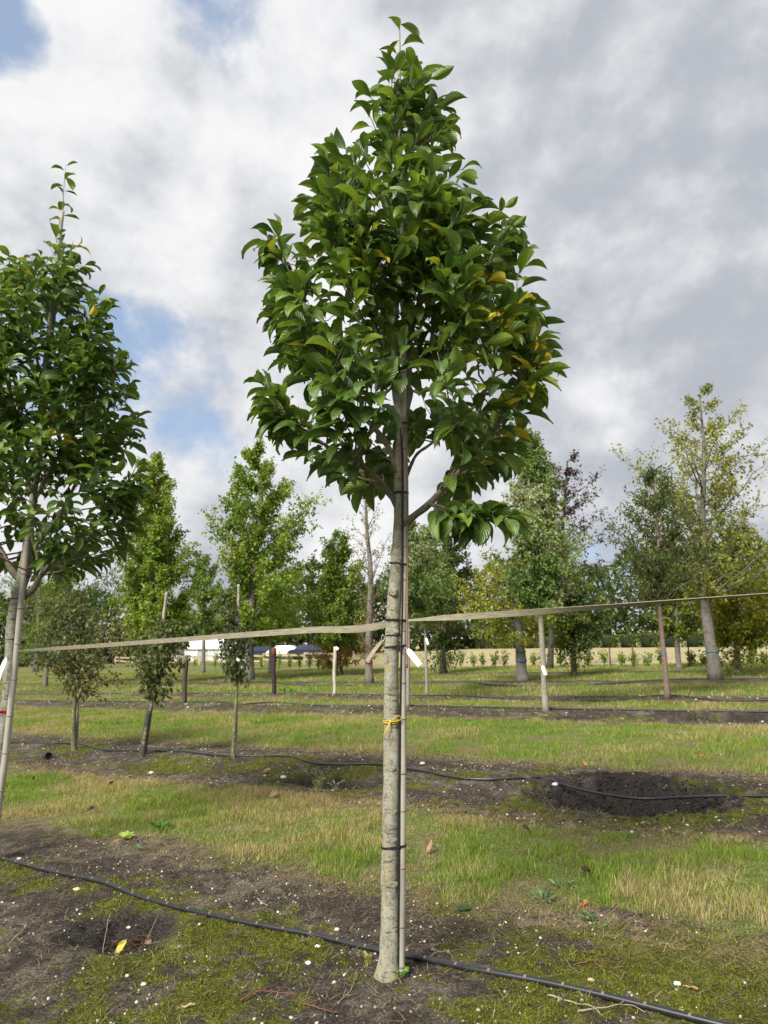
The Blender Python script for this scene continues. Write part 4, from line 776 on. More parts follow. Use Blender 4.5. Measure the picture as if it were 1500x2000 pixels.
bg_tree('orange_tinged_tree', 'low spreading tree with yellow and orange leaf sprays', (668, 1318), [(668, 1318), (665, 1290), (660, 1240)], [(1225, 620, 710), (1255, 595, 735), (1285, 590, 725), (1305, 595, 620)], .11, 26, 7, 7, [(.13, .17, .03), (.20, .24, .03), (.26, .24, .03), (.34, .11, .03)], 'bark_dark', 6, .3, 9, .5)
bg_tree('birch_like_tree', 'grey-green tree whose slim trunk hides behind the bamboo cane', (796, 1381), [(796, 1381), (797, 1280), (800, 1160), (806, 1030)], [(1020, 790, 825), (1060, 765, 850), (1110, 755, 868), (1150, 760, 872), (1190, 785, 850)], .085, 50, 8, 10, GS, 'bark_fawn', 9, 1.0, 10, .5)
bg_tree('birch_like_tree', 'slim pale tagged tree between bamboo cane and dark leafy trunk', (834, 1360), [(834, 1360), (832, 1280), (830, 1180), (834, 1040)], [(1035, 818, 850), (1080, 800, 872), (1130, 795, 885), (1180, 800, 885), (1215, 815, 868)], .10, 50, 8, 10, GS, 'bark_fawn', 6, 1.0, 11, .5)
bg_tree('dark_hornbeam', 'dark tree with leafy suckers on its trunk above the hose', (866, 1316), [(866, 1316), (866, 1240), (876, 1150), (882, 1050)], [(1045, 855, 905), (1090, 840, 925), (1150, 838, 930), (1210, 840, 920), (1260, 850, 900)], .13, 50, 9, 10, G3+GP[:1], 'bark_dark', 13, .6, 12, shoots=[(868, 1288, 34, 420), (866, 1255, 30, 260)])
bg_tree('yellowing_tree', 'yellow-green tree on a thick trunk ringed with blue rope', (1021, 1333), [(1021, 1333), (1018, 1290), (1013, 1235), (1008, 1170), (1000, 1095)], [(1090, 930, 1040), (1130, 890, 1065), (1175, 868, 1085), (1215, 880, 1075), (1250, 905, 1055)], .12, 48, 7, 8, GY, 'bark_far', 22, .35, 13, .4, rags=1.3)
TK = bg_tree('slender_pale_tree', 'tapering grey-green tree on a straight pale banded trunk', (1067, 1394), [(1067, 1394), (1060, 1280), (1053, 1170), (1050, 1050), (1044, 930), (1038, 845)], [(845, 1028, 1050), (890, 1012, 1070), (940, 1000, 1088), (990, 990, 1108), (1040, 980, 1122), (1090, 975, 1132), (1140, 985, 1125), (1185, 1015, 1095)], .085, 115, 10, 11, GS, 'bark_fawn', 12, 1.3, 14, .6, dens=1.3, rags=1.7)
bg_tree('copper_tree', 'sparse copper-purple tree behind the tapering pale-trunked tree', (1074, 1306), [(1074, 1306), (1080, 1200), (1095, 1080), (1108, 900)], [(890, 1085, 1125), (930, 1062, 1165), (985, 1060, 1178), (1040, 1075, 1190), (1090, 1085, 1185), (1130, 1080, 1170)], .14, 40, 7, 6, GP, 'bark_dark', 12, .7, 15, .4, twig_tubes=True, rags=1.6)
bg_tree('dark_hornbeam', 'dark yellow-tipped tree with bushy foot beside the sapling row', (1121, 1321), [(1121, 1321), (1119, 1250), (1122, 1140)], [(1130, 1090, 1150), (1170, 1075, 1182), (1215, 1075, 1190), (1260, 1085, 1175)], .13, 46, 8, 9, G3[:3]+GY[1:2], 'bark_dark', 12, .5, 16, shoots=[(1120, 1282, 36, 380), (1118, 1252, 34, 250)])
bg_tree('ash_like_tree', 'dark green airy tree on a reddish slim trunk', (1303, 1369), [(1303, 1369), (1296, 1270), (1289, 1175), (1285, 1060), (1276, 930)], [(915, 1245, 1290), (950, 1222, 1325), (1000, 1200, 1362), (1050, 1192, 1392), (1100, 1200, 1385), (1145, 1225, 1350), (1175, 1260, 1320)], .11, 76, 9, 9, G3, 'bark_red', 11, .9, 17, .4, narrow=True, rags=2.2, dens=1.0)
TO = bg_tree('oak_tree', 'tall sparse yellow-green tree on a thick grey trunk', (1398, 1332), [(1398, 1332), (1385, 1235), (1374, 1130), (1371, 1000), (1375, 880), (1368, 775)], [(755, 1345, 1385), (800, 1330, 1425), (850, 1235, 1455), (900, 1208, 1475), (960, 1225, 1500), (1020, 1260, 1520), (1080, 1270, 1535), (1130, 1290, 1530), (1170, 1320, 1500)], .105, 92, 8, 6, [(.14, .18, .028), (.20, .24, .036), (.27, .30, .045), (.31, .31, .05)], 'bark_far', 23, .9, 18, .3, twig_tubes=True, rags=2.2, dens=2.4, topthin=.10)
bg_tree('yellowing_tree', 'yellow-green tree standing behind the reddish slim trunk', (1327, 1307), [(1327, 1307), (1322, 1240), (1318, 1110)], [(1090, 1285, 1350), (1140, 1265, 1375), (1200, 1265, 1378), (1240, 1290, 1360)], .14, 40, 7, 8, GY[:2]+G3[2:], 'bark_far', 11, .5, 19)
bg_tree('yellowing_tree', 'bright yellow-green tree with bushy suckers at its dark foot', (1443, 1321), [(1443, 1321), (1438, 1240), (1432, 1150), (1436, 1040)], [(1035, 1410, 1485), (1085, 1385, 1525), (1140, 1375, 1545), (1200, 1380, 1550), (1255, 1395, 1530)], .12, 66, 8, 9, GY[:3], 'bark_far', 13, .5, 20, .3, dens=2.6, shoots=[(1440, 1283, 44, 420)])
# young trees of the second row
bg_tree('young_whitebeam', 'bushy olive young tree on a thin mossy stem by the black pipe piece', (143, 1471), [(143, 1471), (146, 1400), (151, 1330), (150, 1240), (148, 1190)], [(1150, 62, 108), (1185, 70, 178), (1215, 62, 232), (1250, 66, 250), (1290, 85, 246), (1325, 112, 222), (1350, 140, 200)], .072, 60, 8, 8, GO, 'bark_moss', 9.5, .5, 21, .5, group='young trees along the second hose', rags=2.8, clear=None, dens=1.0, spread=1.5)
bg_tree('young_whitebeam', 'leaning young tree with dark sleeve on its lower stem', (278, 1483), [(278, 1483), (287, 1420), (298, 1360), (306, 1300), (320, 1245)], [(1205, 330, 350), (1240, 262, 356), (1275, 252, 358), (1310, 262, 355), (1345, 285, 330), (1365, 305, 325)], .080, 34, 7, 7, GO[:3]+G3[1:2], 'bark_moss', 8.5, .3, 22, .9, group='young trees along the second hose', rags=2.4, dens=1.0, spread=1.5)
bg_tree('young_whitebeam', 'narrow young tree with white tags on a thin lichen-spotted stem', (456, 1486), [(456, 1486), (459, 1400), (462, 1320), (456, 1240), (440, 1160)], [(1148, 432, 446), (1190, 430, 462), (1235, 432, 490), (1265, 428, 484), (1300, 434, 488), (1325, 446, 484)], .075, 30, 6, 6, GO[:3]+G3[1:2], 'bark_moss', 8, .3, 23, 1.1, group='young trees along the second hose', rags=2.2, dens=.9, spread=1.4)
def ground_Y(px, py): return gp(px, py)[1]
Ya, Yb_, Yc = ground_Y(143, 1471), ground_Y(278, 1483), ground_Y(456, 1486)
cane('short pale cane inside the bushy olive young tree', [(150, 1471), (152, 1340), (154, 1200)], 3*Ya/F, 2.6*Ya/F, M['cane'], 5, Ya+.06, zb=gz1(*gp(150, 1471))-.03)
cane('leaning pale cane rising above the sleeved young tree', [(281, 1482), (296, 1380), (312, 1260), (326, 1156)], 3.6*Yb_/F, 3*Yb_/F, M['cane'], 8, Yb_+.06, zb=gz1(*gp(281, 1483))-.03)
cane('thin upright cane beside the narrow tagged young tree', [(460, 1485), (463, 1340), (465, 1240), (466, 1141)], 2.8*Yc/F, 2.5*Yc/F, M['cane'], 8, Yc+.05, zb=gz1(*gp(460, 1486))-.03)
p = [at(x, y, Yb_-.008) for x, y in ((277, 1484), (281, 1455), (286, 1420), (291, 1388))]
tag(B().tube(spline(p, 14), np.linspace(.060, .044, 14)*(1+.04*np.sin(np.arange(14)*2.3)), 12).build('trunk_sleeve', M['sleeve'], None, p[0]), 'dark rough sleeve around the lower stem of the leaning young tree', 'sleeve')
for (x, y, l_, w_, a_, lab) in ((462, 1286, .06, .04, -.6, 'small white tag high in the narrow young tree'), (473, 1300, .05, .03, -1.3, 'small white tag hanging lower in the narrow young tree')):
    label_tag(lab, x, y, Yc-.12, l_, w_, a_, (x+1, y-6))
for (x, y, bx_, by_, lab) in ((832, 1246, 834, 1360, 'white tag tied round the slim pale tree by the cane'), (1059, 1300, 1067, 1394, 'white tag on the straight pale banded trunk')):
    yy = ground_Y(bx_, by_); label_tag(lab, x, y, yy-.12, .20, .07, -1.3, (x, y-4))
# ------------------------------------------------------------------ posts, rope bands, fence, tents, cars, saplings, hedge, wood
def post(label, base, top, wpx, m, topm=None, cut=0):
    bx, by = gp(*base); bz = gz1(bx, by); t = at(*top, by); r = wpx/2*by/F; root = empty('timber_post', (bx, by, bz), label, 'post', 'timber posts among the background rows')
    k = 12; u = np.linspace(0, 1, k)[:, None]; c = np.array([bx, by, bz-.1])*(1-u)+t*u; c[:, 0] += .012*np.sin(u[:, 0]*9); B().tube(c, r*(1+.07*np.sin(np.arange(k)*1.7)), 9).build('shaft', m, root)
    if topm: B().tube([t-(0, 0, .30), t-(0, 0, .02), t+(0, 0, .015)], [r*1.06, r*1.10, r*.9], 9).build('top_end', topm, root)
post('weathered dark brown post in front of the white tents', (359, 1377), (363, 1281), 9.5, M['post'], M['bark_far'])
post('blackened post with rusty top right of the thick pale trunk', (535, 1359), (535, 1266), 8.5, M['post2'], M['rust'])
post('pale smooth pole with a white tag at its top', (653, 1357), (654, 1263), 6.5, M['pole'])
yy = ground_Y(653, 1357); label_tag('white tag stuck on the top of the pale pole', 655, 1264, yy-.06, .12, .09, -.6, (654, 1263))
def band(label, base, py, T, rad, m, h, cat='rope'):
    Y = gp(*base)[1]; z = at(750, py, Y)[2]; i = np.argmin(np.abs(T[:, 2]-z)); c = T[i]; r = rad[i]; a = np.linspace(0, 2*math.pi, 20); rt = empty('rope_band', (c[0], c[1], z), label, cat)
    for k in (-1, 0, 1): B().tube(np.array([c[0], c[1], z])+np.stack([np.cos(a)*r*1.06, np.sin(a)*r*1.06, k*h+.02*np.sin(a+k)], 1), h*.6, 5).build('turn', m, rt)
for o in list(COL.objects):
    pass
def trunk_of(base, path, wpx, topthin=.25):
    by = gp(*base)[1]; T = np.array([[*at(x, y, by)] for x, y in path]); tp = spline(T, 30); return tp, wpx/2*by/(F*CT)*(1-(1-topthin)*np.linspace(0, 1, 30)**1.1)
tj = trunk_of((1021, 1333), [(1021, 1333), (1018, 1290), (1013, 1235), (1008, 1170), (1000, 1095)], 22)
band('blue rope wound round the thick trunk of the yellowing tree', (1021, 1333), 1290, *tj, M['blue'], .013); band('teal rope wound above the blue one on the thick trunk', (1021, 1333), 1272, *tj, M['teal'], .013)
band('teal rope round the thick grey trunk of the sparse tall tree', (1398, 1332), 1272, TO[1], TO[2], M['teal'], .012)
tn = trunk_of((1303, 1369), [(1303, 1369), (1296, 1270), (1289, 1175), (1285, 1060), (1276, 930)], 11); band('blue rope round the reddish slim trunk', (1303, 1369), 1276, *tn, M['blue'], .011)
tf = trunk_of((722, 1336), [(722, 1336), (720, 1290), (722, 1200), (724, 1120), (716, 1030), (713, 945)], 15); band('red paint mark on the stem of the nearly bare tree', (722, 1336), 1293, *tf, M['redp'], .022, 'paint mark')
def rail_fence():
    x0, y0 = gp(225, 1298); x1, y1 = gp(690, 1300); z0, z1 = gz1(x0, y0), gz1(x1, y1); root = empty('timber_fence', (x0, y0, z0), 'low timber rail fence before the white tents', 'fence'); n = 9
    for i in range(n):
        t = i/(n-1); p = np.array([x0+(x1-x0)*t, y0+(y1-y0)*t, z0+(z1-z0)*t]); B().box(p+(0, 0, .42), (.14, .14, 1.0), 0, taper=.95).build('post', M['rail'], root, smooth=False)
    an = math.atan2(y1-y0, x1-x0); L_ = math.hypot(x1-x0, y1-y0)/(n-1)
    for i in range(n-1):
        t = (i+.5)/(n-1); p = np.array([x0+(x1-x0)*t, y0+(y1-y0)*t-.1, z0+(z1-z0)*t])
        for h in (.38, .80): B().box(p+(0, 0, h), (L_*.985, .06, .15), an).build('rail', M['rail'], root, smooth=False)
rail_fence()
def tent(label, px0, px1, pyb, pye, pyr, depth, grey=False):
    x0, y0 = gp(px0, pyb); z0 = gz1(x0, y0); Y = y0; a = at(px0, pyb, Y); b = at(px1, pyb, Y); w = b[0]-a[0]; he = at(px0, pye, Y)[2]-a[2]; hr = at(px0, pyr, Y)[2]-a[2]; zb = min(gz1(b[0], Y), z0)
    root = empty('white_tent', ((a[0]+b[0])/2, Y, z0), label, 'tent', 'tents beyond the fence')
    xs = (a[0], b[0]); mt = M['tentg'] if grey else M['tent']
    nb = 4
    for i in range(nb):
        xa = a[0]+w*i/nb+.02; xb = a[0]+w*(i+1)/nb-.02; B().box(((xa+xb)/2, Y+.03, zb+he/2), (xb-xa, .05, he)).build('wall_panel', M['tentg'] if (grey or i % 2) else M['tent'], root, smooth=False)
    for i in range(nb+1): B().box((a[0]+w*i/nb, Y-.03, zb+he/2), (.10, .10, he)).build('tent_pole', M['tent'], root, smooth=False)
    V = [(xs[0]-.2, Y-.25, z0+he), (xs[1]+.2, Y-.25, z0+he), (xs[1]+.2, Y+depth/2, z0+hr), (xs[0]-.2, Y+depth/2, z0+hr), (xs[1]+.2, Y+depth, z0+he), (xs[0]-.2, Y+depth, z0+he)]
    V = np.array(V); V2 = V+(0, 0, .08); B().add(np.concatenate([V, V2]), [[0, 3, 2, 1], [3, 5, 4, 2], [6, 7, 8, 9], [9, 8, 10, 11], [0, 1, 7, 6], [4, 5, 11, 10], [0, 6, 9, 3], [3, 9, 11, 5], [1, 2, 8, 7], [2, 4, 10, 8]]).build('roof', mt, root, smooth=False)
    for X in xs: B().add([(X, Y+.1, zb), (X, Y+depth-.1, zb), (X, Y+depth-.1, z0+he-.05), (X, Y+.1, z0+he-.05), (X, Y+depth/2, z0+hr-.05), (X, Y+depth/2, z0+hr-.04)], [[0, 1, 2, 3], [3, 2, 4, 5]]).build('gable', mt, root, smooth=False)
tent('long white tent between the dark post and pale trunk', 362, 452, 1293, 1268, 1246, 6)
tent('grey-sided tent beside the long white one', 318, 360, 1293, 1264, 1250, 6, True)
def car(label, px, pyb, m, an):
    x, y = gp(px, pyb); z = gz1(x, y); root = empty('parked_car', (x, y, z), label, 'car', 'cars parked beyond the fence'); root.rotation_euler = (0, 0, an)
    prof = [(-2.1, .35), (-2.15, .75), (-1.9, .95), (-1.5, 1.0), (-1.05, 1.42), (.55, 1.45), (1.25, .98), (2.0, .88), (2.15, .6), (2.1, .35)]
    V = np.array([(a, s*.85*(1 if h < 1.1 else .82), h) for s in (-1, 1) for a, h in prof]); n = len(prof); Fc = [[i, (i+1) % n, n+(i+1) % n, n+i] for i in range(n)]+[[0, 1, 8, 9], [1, 2, 7, 8], [2, 3, 6, 7], [3, 4, 5, 6]]+[[n+9, n+8, n+1, n], [n+8, n+7, n+2, n+1], [n+7, n+6, n+3, n+2], [n+6, n+5, n+4, n+3]]
    obj('body', mesh('body', V, Fc, np.full((len(V), 3), .5), None, False), m, root)
    for s in (-1, 1): obj('window', mesh('window', [(-1.25, s*.80, 1.03), (.95, s*.80, 1.03), (.45, s*.715, 1.37), (-.95, s*.715, 1.37)], [[0, 1, 2, 3]], None, None, False), M['glass'], root)
    for s in (-1, 1):
        for X in (-1.35, 1.35):
            V, Fc = tube([(X, s*.70, .32), (X, s*.88, .32)], .32, 14); obj('wheel', mesh('wheel', V, Fc), M['tyre'], root)
car('dark blue car parked far behind the thick pale trunk', 512, 1288, M['carb'], .2); car('white car parked far behind the rusty-topped post', 562, 1288, M['carw'], -.1); car('blue car parked at the end of the far fence', 604, 1288, M['carb'], .1)
def sapling(px, py, h_px, w_px, seed, label, pal):
    r = np.random.default_rng(seed+500); bx, by = gp(px, py); bz = gz1(bx, by); k = by/F; root = empty('leafy_sapling', (bx, by, bz), label, 'sapling', 'saplings in the row before the dry field'); H = h_px*k; Wd = w_px*k/2; tw = B(); pos = []
    for j in range(9):
        a = r.uniform(0, 6.28); e = np.array([bx+Wd*r.uniform(.2, 1)*math.cos(a), by+Wd*math.sin(a)*r.uniform(.2, 1), bz+H*r.uniform(.55, 1.05)]); st = np.array([bx, by, bz+H*r.uniform(0, .3)]); tw.tube([st, (st+e)/2+(0, 0, -.03), e], [.008, .005, .002], 4)
        for q in np.linspace(.2, 1, 15): pos.append(st+(e-st)*q+r.normal(0, .06, 3))
    pos = np.array(pos); N = len(pos); pos[:, 2] = np.maximum(pos[:, 2], bz+.05); d = r.normal(0, 1, (N, 3)); d[:, 2] -= .2; col = np.array(pal)[r.integers(0, len(pal), N)]*r.uniform(.8, 1.2, (N, 1))
    tw.tube([(bx, by, bz-.03), (bx, by, bz+H*.7)], [.014, .006], 5); tw.build('stems', M['bark_far'], root)
    tag(scatter(T3, T3F, pos, frames(d, np.array([0, 0, 1.0])+r.normal(0, .5, (N, 3))), .12*r.uniform(.6, 1.3, N), col).build('foliage', M['foliage'], root, smooth=False), kind='stuff')
sx = [858, 880, 903, 925, 943, 966, 985, 1042, 1060, 1096, 1150, 1181, 1213, 1236, 1266, 1290, 1352, 1375, 1470, 1494]
ORD = ['first', 'second', 'third', 'fourth', 'fifth', 'sixth', 'seventh', 'eighth', 'ninth', 'tenth', 'eleventh', 'twelfth']
def sap_label(x):
    for a, b, ref in ((0, 866, None), (866, 1021, 'the dark suckered trunk towards the rope-ringed trunk'), (1021, 1121, 'the rope-ringed trunk towards the straight banded one'), (1121, 1327, 'the bushy-footed dark tree towards the reddish trunk'), (1327, 1443, 'the reddish trunk towards the thick grey one'), (1443, 9999, 'the bright yellow-green tree away from the thick trunk')):
        if a <= x < b: return 'leafy sapling growing against the dark suckered trunk' if ref is None else ORD[len([q for q in sx if a <= q < x])]+' leafy sapling from '+ref
for i, x in enumerate(sx): sapling(x, 1303-(.004*(x-900)), 24+14*random.random(), 18+10*random.random(), i, sap_label(x), GY[:2]+G1[1:3])
for i, x in enumerate([365, 380, 420, 445, 510, 545, 566, 585, 605, 622, 640, 676]): sapling(x, 1309, 26+14*random.random(), 9, 50+i, ORD[i]+' thin sapling from the weathered brown post along the timber fence', G1[:3])
for i, x in enumerate([1147, 1192, 1237, 1347, 1466]):
    bx, by = gp(x, 1303); bz = gz1(bx, by); tag(B().tube([(bx, by, bz-.1), (bx+.01, by, bz+.4), (bx, by, bz+.86)], [.032, .030, .027], 8).build('field_stake', M['post'], None, (bx, by, bz)), ORD[i]+' thin dark stake from the bushy-footed dark tree in the sapling row', 'stake', 'stakes in the sapling row')
def hedge():
    r = np.random.default_rng(77); x0, y0 = gp(820, 1268); x1, y1 = gp(1560, 1262); root = empty('clipped_hedge', (x0, y0, gz1(x0, y0)), 'long low clipped hedge beyond the dry field', 'hedge'); N = 16000; t = r.random(N); hh = 1.05
    x = x0+(x1-x0)*t; y = y0+(y1-y0)*t; z = -NX*x; f = r.random(N); top = r.random(N) < .4; yo = np.where(top, r.uniform(-.5, .5, N), -.5+r.normal(0, .05, N)); zo = np.where(top, hh+r.normal(0, .05, N)+.12*(fbm(x*.5, x*0, 4, 3)-.5), hh*f)
    pos = np.stack([x, y+yo, z+zo], 1); d = r.normal(0, 1, (N, 3)); col = np.array(G3)[r.integers(0, 4, N)]*1.1
    tag(scatter(T3, T3F, pos, frames(d, r.normal(0, 1, (N, 3))+(0, 0, .5)), .22*r.uniform(.6, 1.3, N), col).build('foliage', M['foliage'], root, smooth=False), kind='stuff')
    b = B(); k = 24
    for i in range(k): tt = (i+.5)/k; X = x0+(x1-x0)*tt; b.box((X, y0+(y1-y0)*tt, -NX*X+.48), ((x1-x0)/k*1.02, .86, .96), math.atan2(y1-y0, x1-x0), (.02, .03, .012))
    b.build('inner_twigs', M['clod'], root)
hedge()
def wood():
    r = np.random.default_rng(88); b = B(); tr = B(); x = -75.0; i = 0
    while x < 95:
        Y = 96+r.uniform(-6, 8)-.10*x; R = r.uniform(2.6, 4.2); u = x/Y*F+750; gap = 1.0
        H = r.uniform(9.5, 13.0)*(1.0 if u > 750 else .95); 
        if 270 < u < 470: H *= .60
        z = -NX*x; n = 520; a = r.uniform(0, 6.28, n); el = np.arcsin(r.uniform(-.9, 1, n)); rr = R*(.75+.3*fbm(a*2+i, el*2, i, 3))
        cz = z+H*.55; pos = np.stack([x+rr*np.cos(a)*np.cos(el), Y+rr*np.sin(a)*np.cos(el), cz+rr*np.sin(el)*H*.47/R], 1); pos[:, 2] = np.maximum(pos[:, 2], z+.2)
        d = r.normal(0, 1, (n, 3)); pal = np.array([G3, G3, [(.05, .085, .02)]*4, [(.075, .085, .025), (.06, .08, .02), (.09, .09, .03), (.05, .07, .02)]][i % 4]); col = pal[r.integers(0, 4, n)]*r.uniform(.7, 1.2, (n, 1))
        scatter(T3, T3F, pos, frames(d, np.array([0, -.3, 1.0])+r.normal(0, .6, (n, 3))), .75*r.uniform(.6, 1.3, n), col, None, b)
        tr.tube([(x, Y, z-.2), (x+.1, Y, z+H*.5)], [.22, .12], 6); x += r.uniform(1.5, 2.6); i += 1
    # undergrowth closes the foot of the wood
    N = 9000; xx = r.uniform(-75, 95, N); yy = 95-.10*xx+r.normal(0, 1.2, N); zz = -NX*xx+r.uniform(.1, 3.2, N); u = xx/yy*F+750; k = ~((u > 300) & (u < 470)) | (zz+NX*xx < 1.6)
    pos = np.stack([xx, yy, zz], 1)[k]; n = len(pos); scatter(T3, T3F, pos, frames(r.normal(0, 1, (n, 3)), r.normal(0, 1, (n, 3))+(0, 0, .6)), .8*r.uniform(.6, 1.3, n), np.array(G3)[r.integers(0, 4, n)]*.8, None, b)
    o = b.build('far_wood', M['foliage'], smooth=False); tag(o, 'dark wood closing the view behind the nursery', 'wood', kind='stuff'); tag(tr.build('trunks', M['bark_dark'], o), kind='stuff')
wood()
# ------------------------------------------------------------------ small things on the ground
def lobed(V2, n_=None): return V2
def fallen(name, label, px, py, ln, wd, rz, col, tilt=(0, 0), curl=.3, lobes=0, group=None, lift=.008, cat='leaf'):
    p = P(px, py, lift); b = B(); k = 11; ts = np.linspace(0, 1, k); us = np.linspace(-1, 1, 7); V = []; U = []
    for t in ts:
        w = wd/2*(math.sin(math.pi*min(t*.97+.03, 1))**.75)
        if lobes: w = wd/2*max(.12, (abs(math.sin(math.pi*(t*lobes+.15)))**.7)*(.55+.5*math.sin(math.pi*t)))
        for u in us: V.append((t*ln-ln/2+(.18*ln*abs(u) if lobes else 0), u*w, curl*(abs(u)**1.5*w*1.2+.35*ln*(t-.5)**2)+.004*math.sin(7*t+3*u))); U.append((u, t))
    V = np.array(V); a, c_ = tilt; ca, sa = math.cos(a), math.sin(a); V = np.stack([V[:, 0]*ca-V[:, 2]*sa, V[:, 1], V[:, 0]*sa+V[:, 2]*ca], 1); ca, sa = math.cos(c_), math.sin(c_); V = np.stack([V[:, 0], V[:, 1]*ca-V[:, 2]*sa, V[:, 1]*sa+V[:, 2]*ca], 1)
    ca, sa = math.cos(rz), math.sin(rz); V = np.stack([V[:, 0]*ca-V[:, 1]*sa, V[:, 0]*sa+V[:, 1]*ca, V[:, 2]], 1); V[:, 2] -= V[:, 2].min(); ix = np.arange(k*7).reshape(k, 7)
    root = empty(name, p, label, cat, group); b.add(V+p, np.stack([ix[:-1, :-1], ix[1:, :-1], ix[1:, 1:], ix[:-1, 1:]], -1).reshape(-1, 4), col, np.array(U)).build('blade', M['leaf'], root)
    q = V[3]+p; d = nrm(V[3]-V[3+14]); B().tube([q, q+d*ln*.18+(0, 0, .002), q+d*ln*.36-(0, 0, .002)], [.0016, .0014, .0012], 5, col).build('stalk', M['straw'], root)
def lobed_leaf(label, px, py, col, R, rz):
    p = P(px, py, .02); root = empty('fallen_leaf', p, label, 'leaf'); b = B()
    for i, (a, l_) in enumerate(((-1.25, .72), (-.62, .95), (0, 1.0), (.62, .95), (1.25, .72))):
        ts = np.linspace(0, 1, 7); V = []; U = []
        for t in ts:
            w = R*(.10+.16*math.sin(math.pi*min(1, t*.8+.1)))*(1-.75*max(0, t-.7)/.3)
            for u in (-1, 0, 1):
                x = t*l_*R; y = u*w; V.append((x*math.cos(a+rz)-y*math.sin(a+rz), x*math.sin(a+rz)+y*math.cos(a+rz), .010*i*.2+.25*R*t*(.4+.6*math.sin(a+1))+.06*R*abs(u))); U.append((u, t))
        ix = np.arange(21).reshape(7, 3); b.add(np.array(V)+p, np.stack([ix[:-1, :-1], ix[1:, :-1], ix[1:, 1:], ix[:-1, 1:]], -1).reshape(-1, 4), col, np.array(U))
    b.build('blade', M['leaf'], root); d = np.array([-math.cos(rz), -math.sin(rz), -.15]); B().tube([p, p+d*R*.5, p+d*R*.95], [.003, .0026, .002], 6, (.4, .42, .12)).build('stalk', M['straw'], root)
lobed_leaf('bright yellow-green lobed leaf lying at the grass edge', 240, 1643, (.34, .44, .09), .105, .9)
fallen('fallen_leaf', 'dark green leaf lying beside the bright lobed leaf', 265, 1661, .12, .075, .2, (.05, .10, .03), (.1, .3))
fallen('fallen_leaf', 'flat dark green oval leaf on bare soil right of the trunk', 906, 1776, .095, .062, .1, (.035, .085, .022), (0, .15), .15)
fallen('fallen_leaf', 'pale brown curled leaf caught in the grass', 838, 1662, .10, .045, 1.4, (.40, .27, .16), (1.1, .3), .8, lift=.02)
fallen('fallen_leaf', 'small orange leaf at the ragged grass edge', 1140, 1771, .055, .042, .4, (.46, .16, .05), (.2, .2), .5, lobes=2)
fallen('fallen_leaf', 'upright yellow leaf in the shallow hole', 237, 1853, .075, .040, 1.1, (.56, .52, .06), (.8, .4), .3)
fallen('fallen_leaf', 'small yellow-green leaf lying in the shallow hole', 209, 1858, .050, .022, -.5, (.42, .46, .08), (.1, 0), .3)
fallen('fallen_leaf', 'thin orange-brown leaf on the moss near the white stone', 1352, 1941, .05, .016, -.6, (.50, .27, .12), (0, 0), .3)
fallen('fallen_leaf', 'pale tan narrow leaf on the moss at the bottom', 367, 1982, .06, .020, .4, (.48, .38, .22), (0, 0), .3)
for i, (x, y, l_, c_) in enumerate(((178, 1592, .09, 'blackened curled leaf in the grass above the bright lobed leaf'), (216, 1540, .10, 'dark crumpled leaf in the middle of the grass lane'), (1027, 1630, .08, 'dark brown leaf in the grass below the crater'), (1145, 1718, .09, 'dark twisted leaf in the grass above the orange leaf'), (66, 1527, .08, 'dark shrivelled leaf in the grass by the taped tree'))):
    fallen('dead_leaf', c_, x, y, l_, .04, i*1.3, (.075, .045, .03), (.5, .6), 1.0, lift=.03)
for i, (x, y, c_) in enumerate(((522, 1514, 'tan dead leaf beside the mossy hole'), (535, 1562, 'pale brown dead leaf on the grass under the mossy hole'), (1140, 1500, 'orange dead leaf on the grass above the crater'), (1372, 1485, 'small orange leaf in the grass lane behind the crater'), (1262, 1381, 'bright yellow leaf on the far grass band'))):
    fallen('dead_leaf', c_, x, y, .10, .06, i*.9, [(.36, .22, .13), (.42, .29, .17), (.45, .2, .07), (.5, .22, .06), (.6, .42, .05)][i], (.4, .3), .7, lift=.02)
rr_ = np.random.default_rng(5)
for i in range(11):
    fallen('dead_leaf', 'crumpled brown dead leaf lying in the shallow hole', 205+95*rr_.random(), 1803+48*rr_.random(), .045+.03*rr_.random(), .028, 6*rr_.random(), np.array((.17, .095, .06))*rr_.uniform(.6, 1.5), (rr_.normal(0, .4), rr_.normal(0, .4)), .9, group='dead leaves in the shallow hole', lift=.002)
def weed(name, label, px, py, n, ln, wd, up, col, spread=.03, seed=0, cat='weed', stem=0.0):
    r = np.random.default_rng(seed); p = P(px, py); root = empty(name, p, label, cat); V0, F0, U0 = leaf_template(.9, .4, .6, seed)
    for i in range(n):
        a = i*2.4+r.uniform(-.4, .4); rr = spread*math.sqrt((i+.5)/n); d = np.array([math.cos(a), math.sin(a), up*r.uniform(.3, 1.5)]); q = p+np.array([rr*math.cos(a), rr*math.sin(a), .004+stem*r.random()]); R = frames(d[None], np.array([[0, 0, 1.0]])+r.normal(0, .3, (1, 3)))[0]; s_ = ln*r.uniform(.6, 1.15)
        V = (V0*np.array([s_, s_*wd, s_]))@R.T+q; b = B().add(V, F0, np.array(col)*r.uniform(.7, 1.3), U0); b.build('leaf', M['leaf'], root)
        if stem: B().tube([p+(0, 0, -.005), (p+q)/2, q], [.0018, .0015, .001], 5, np.array(col)*1.2).build('stem', M['straw'], root)
weed('clover_weed', 'bright green clover-like weed at the foot of the cane', 781, 1920, 26, .028, 1.6, .8, (.14, .30, .035), .035, 1, stem=.03)
weed('seedling', 'yellow-green seedling with pointed leaves beside the trunk foot', 717, 1908, 5, .055, .8, 1.6, (.26, .30, .05), .012, 2, stem=.06)
weed('round_weed', 'low round-leaved weed on dark soil under the grass edge', 1170, 1808, 12, .028, 1.5, .5, (.12, .24, .05), .03, 3)
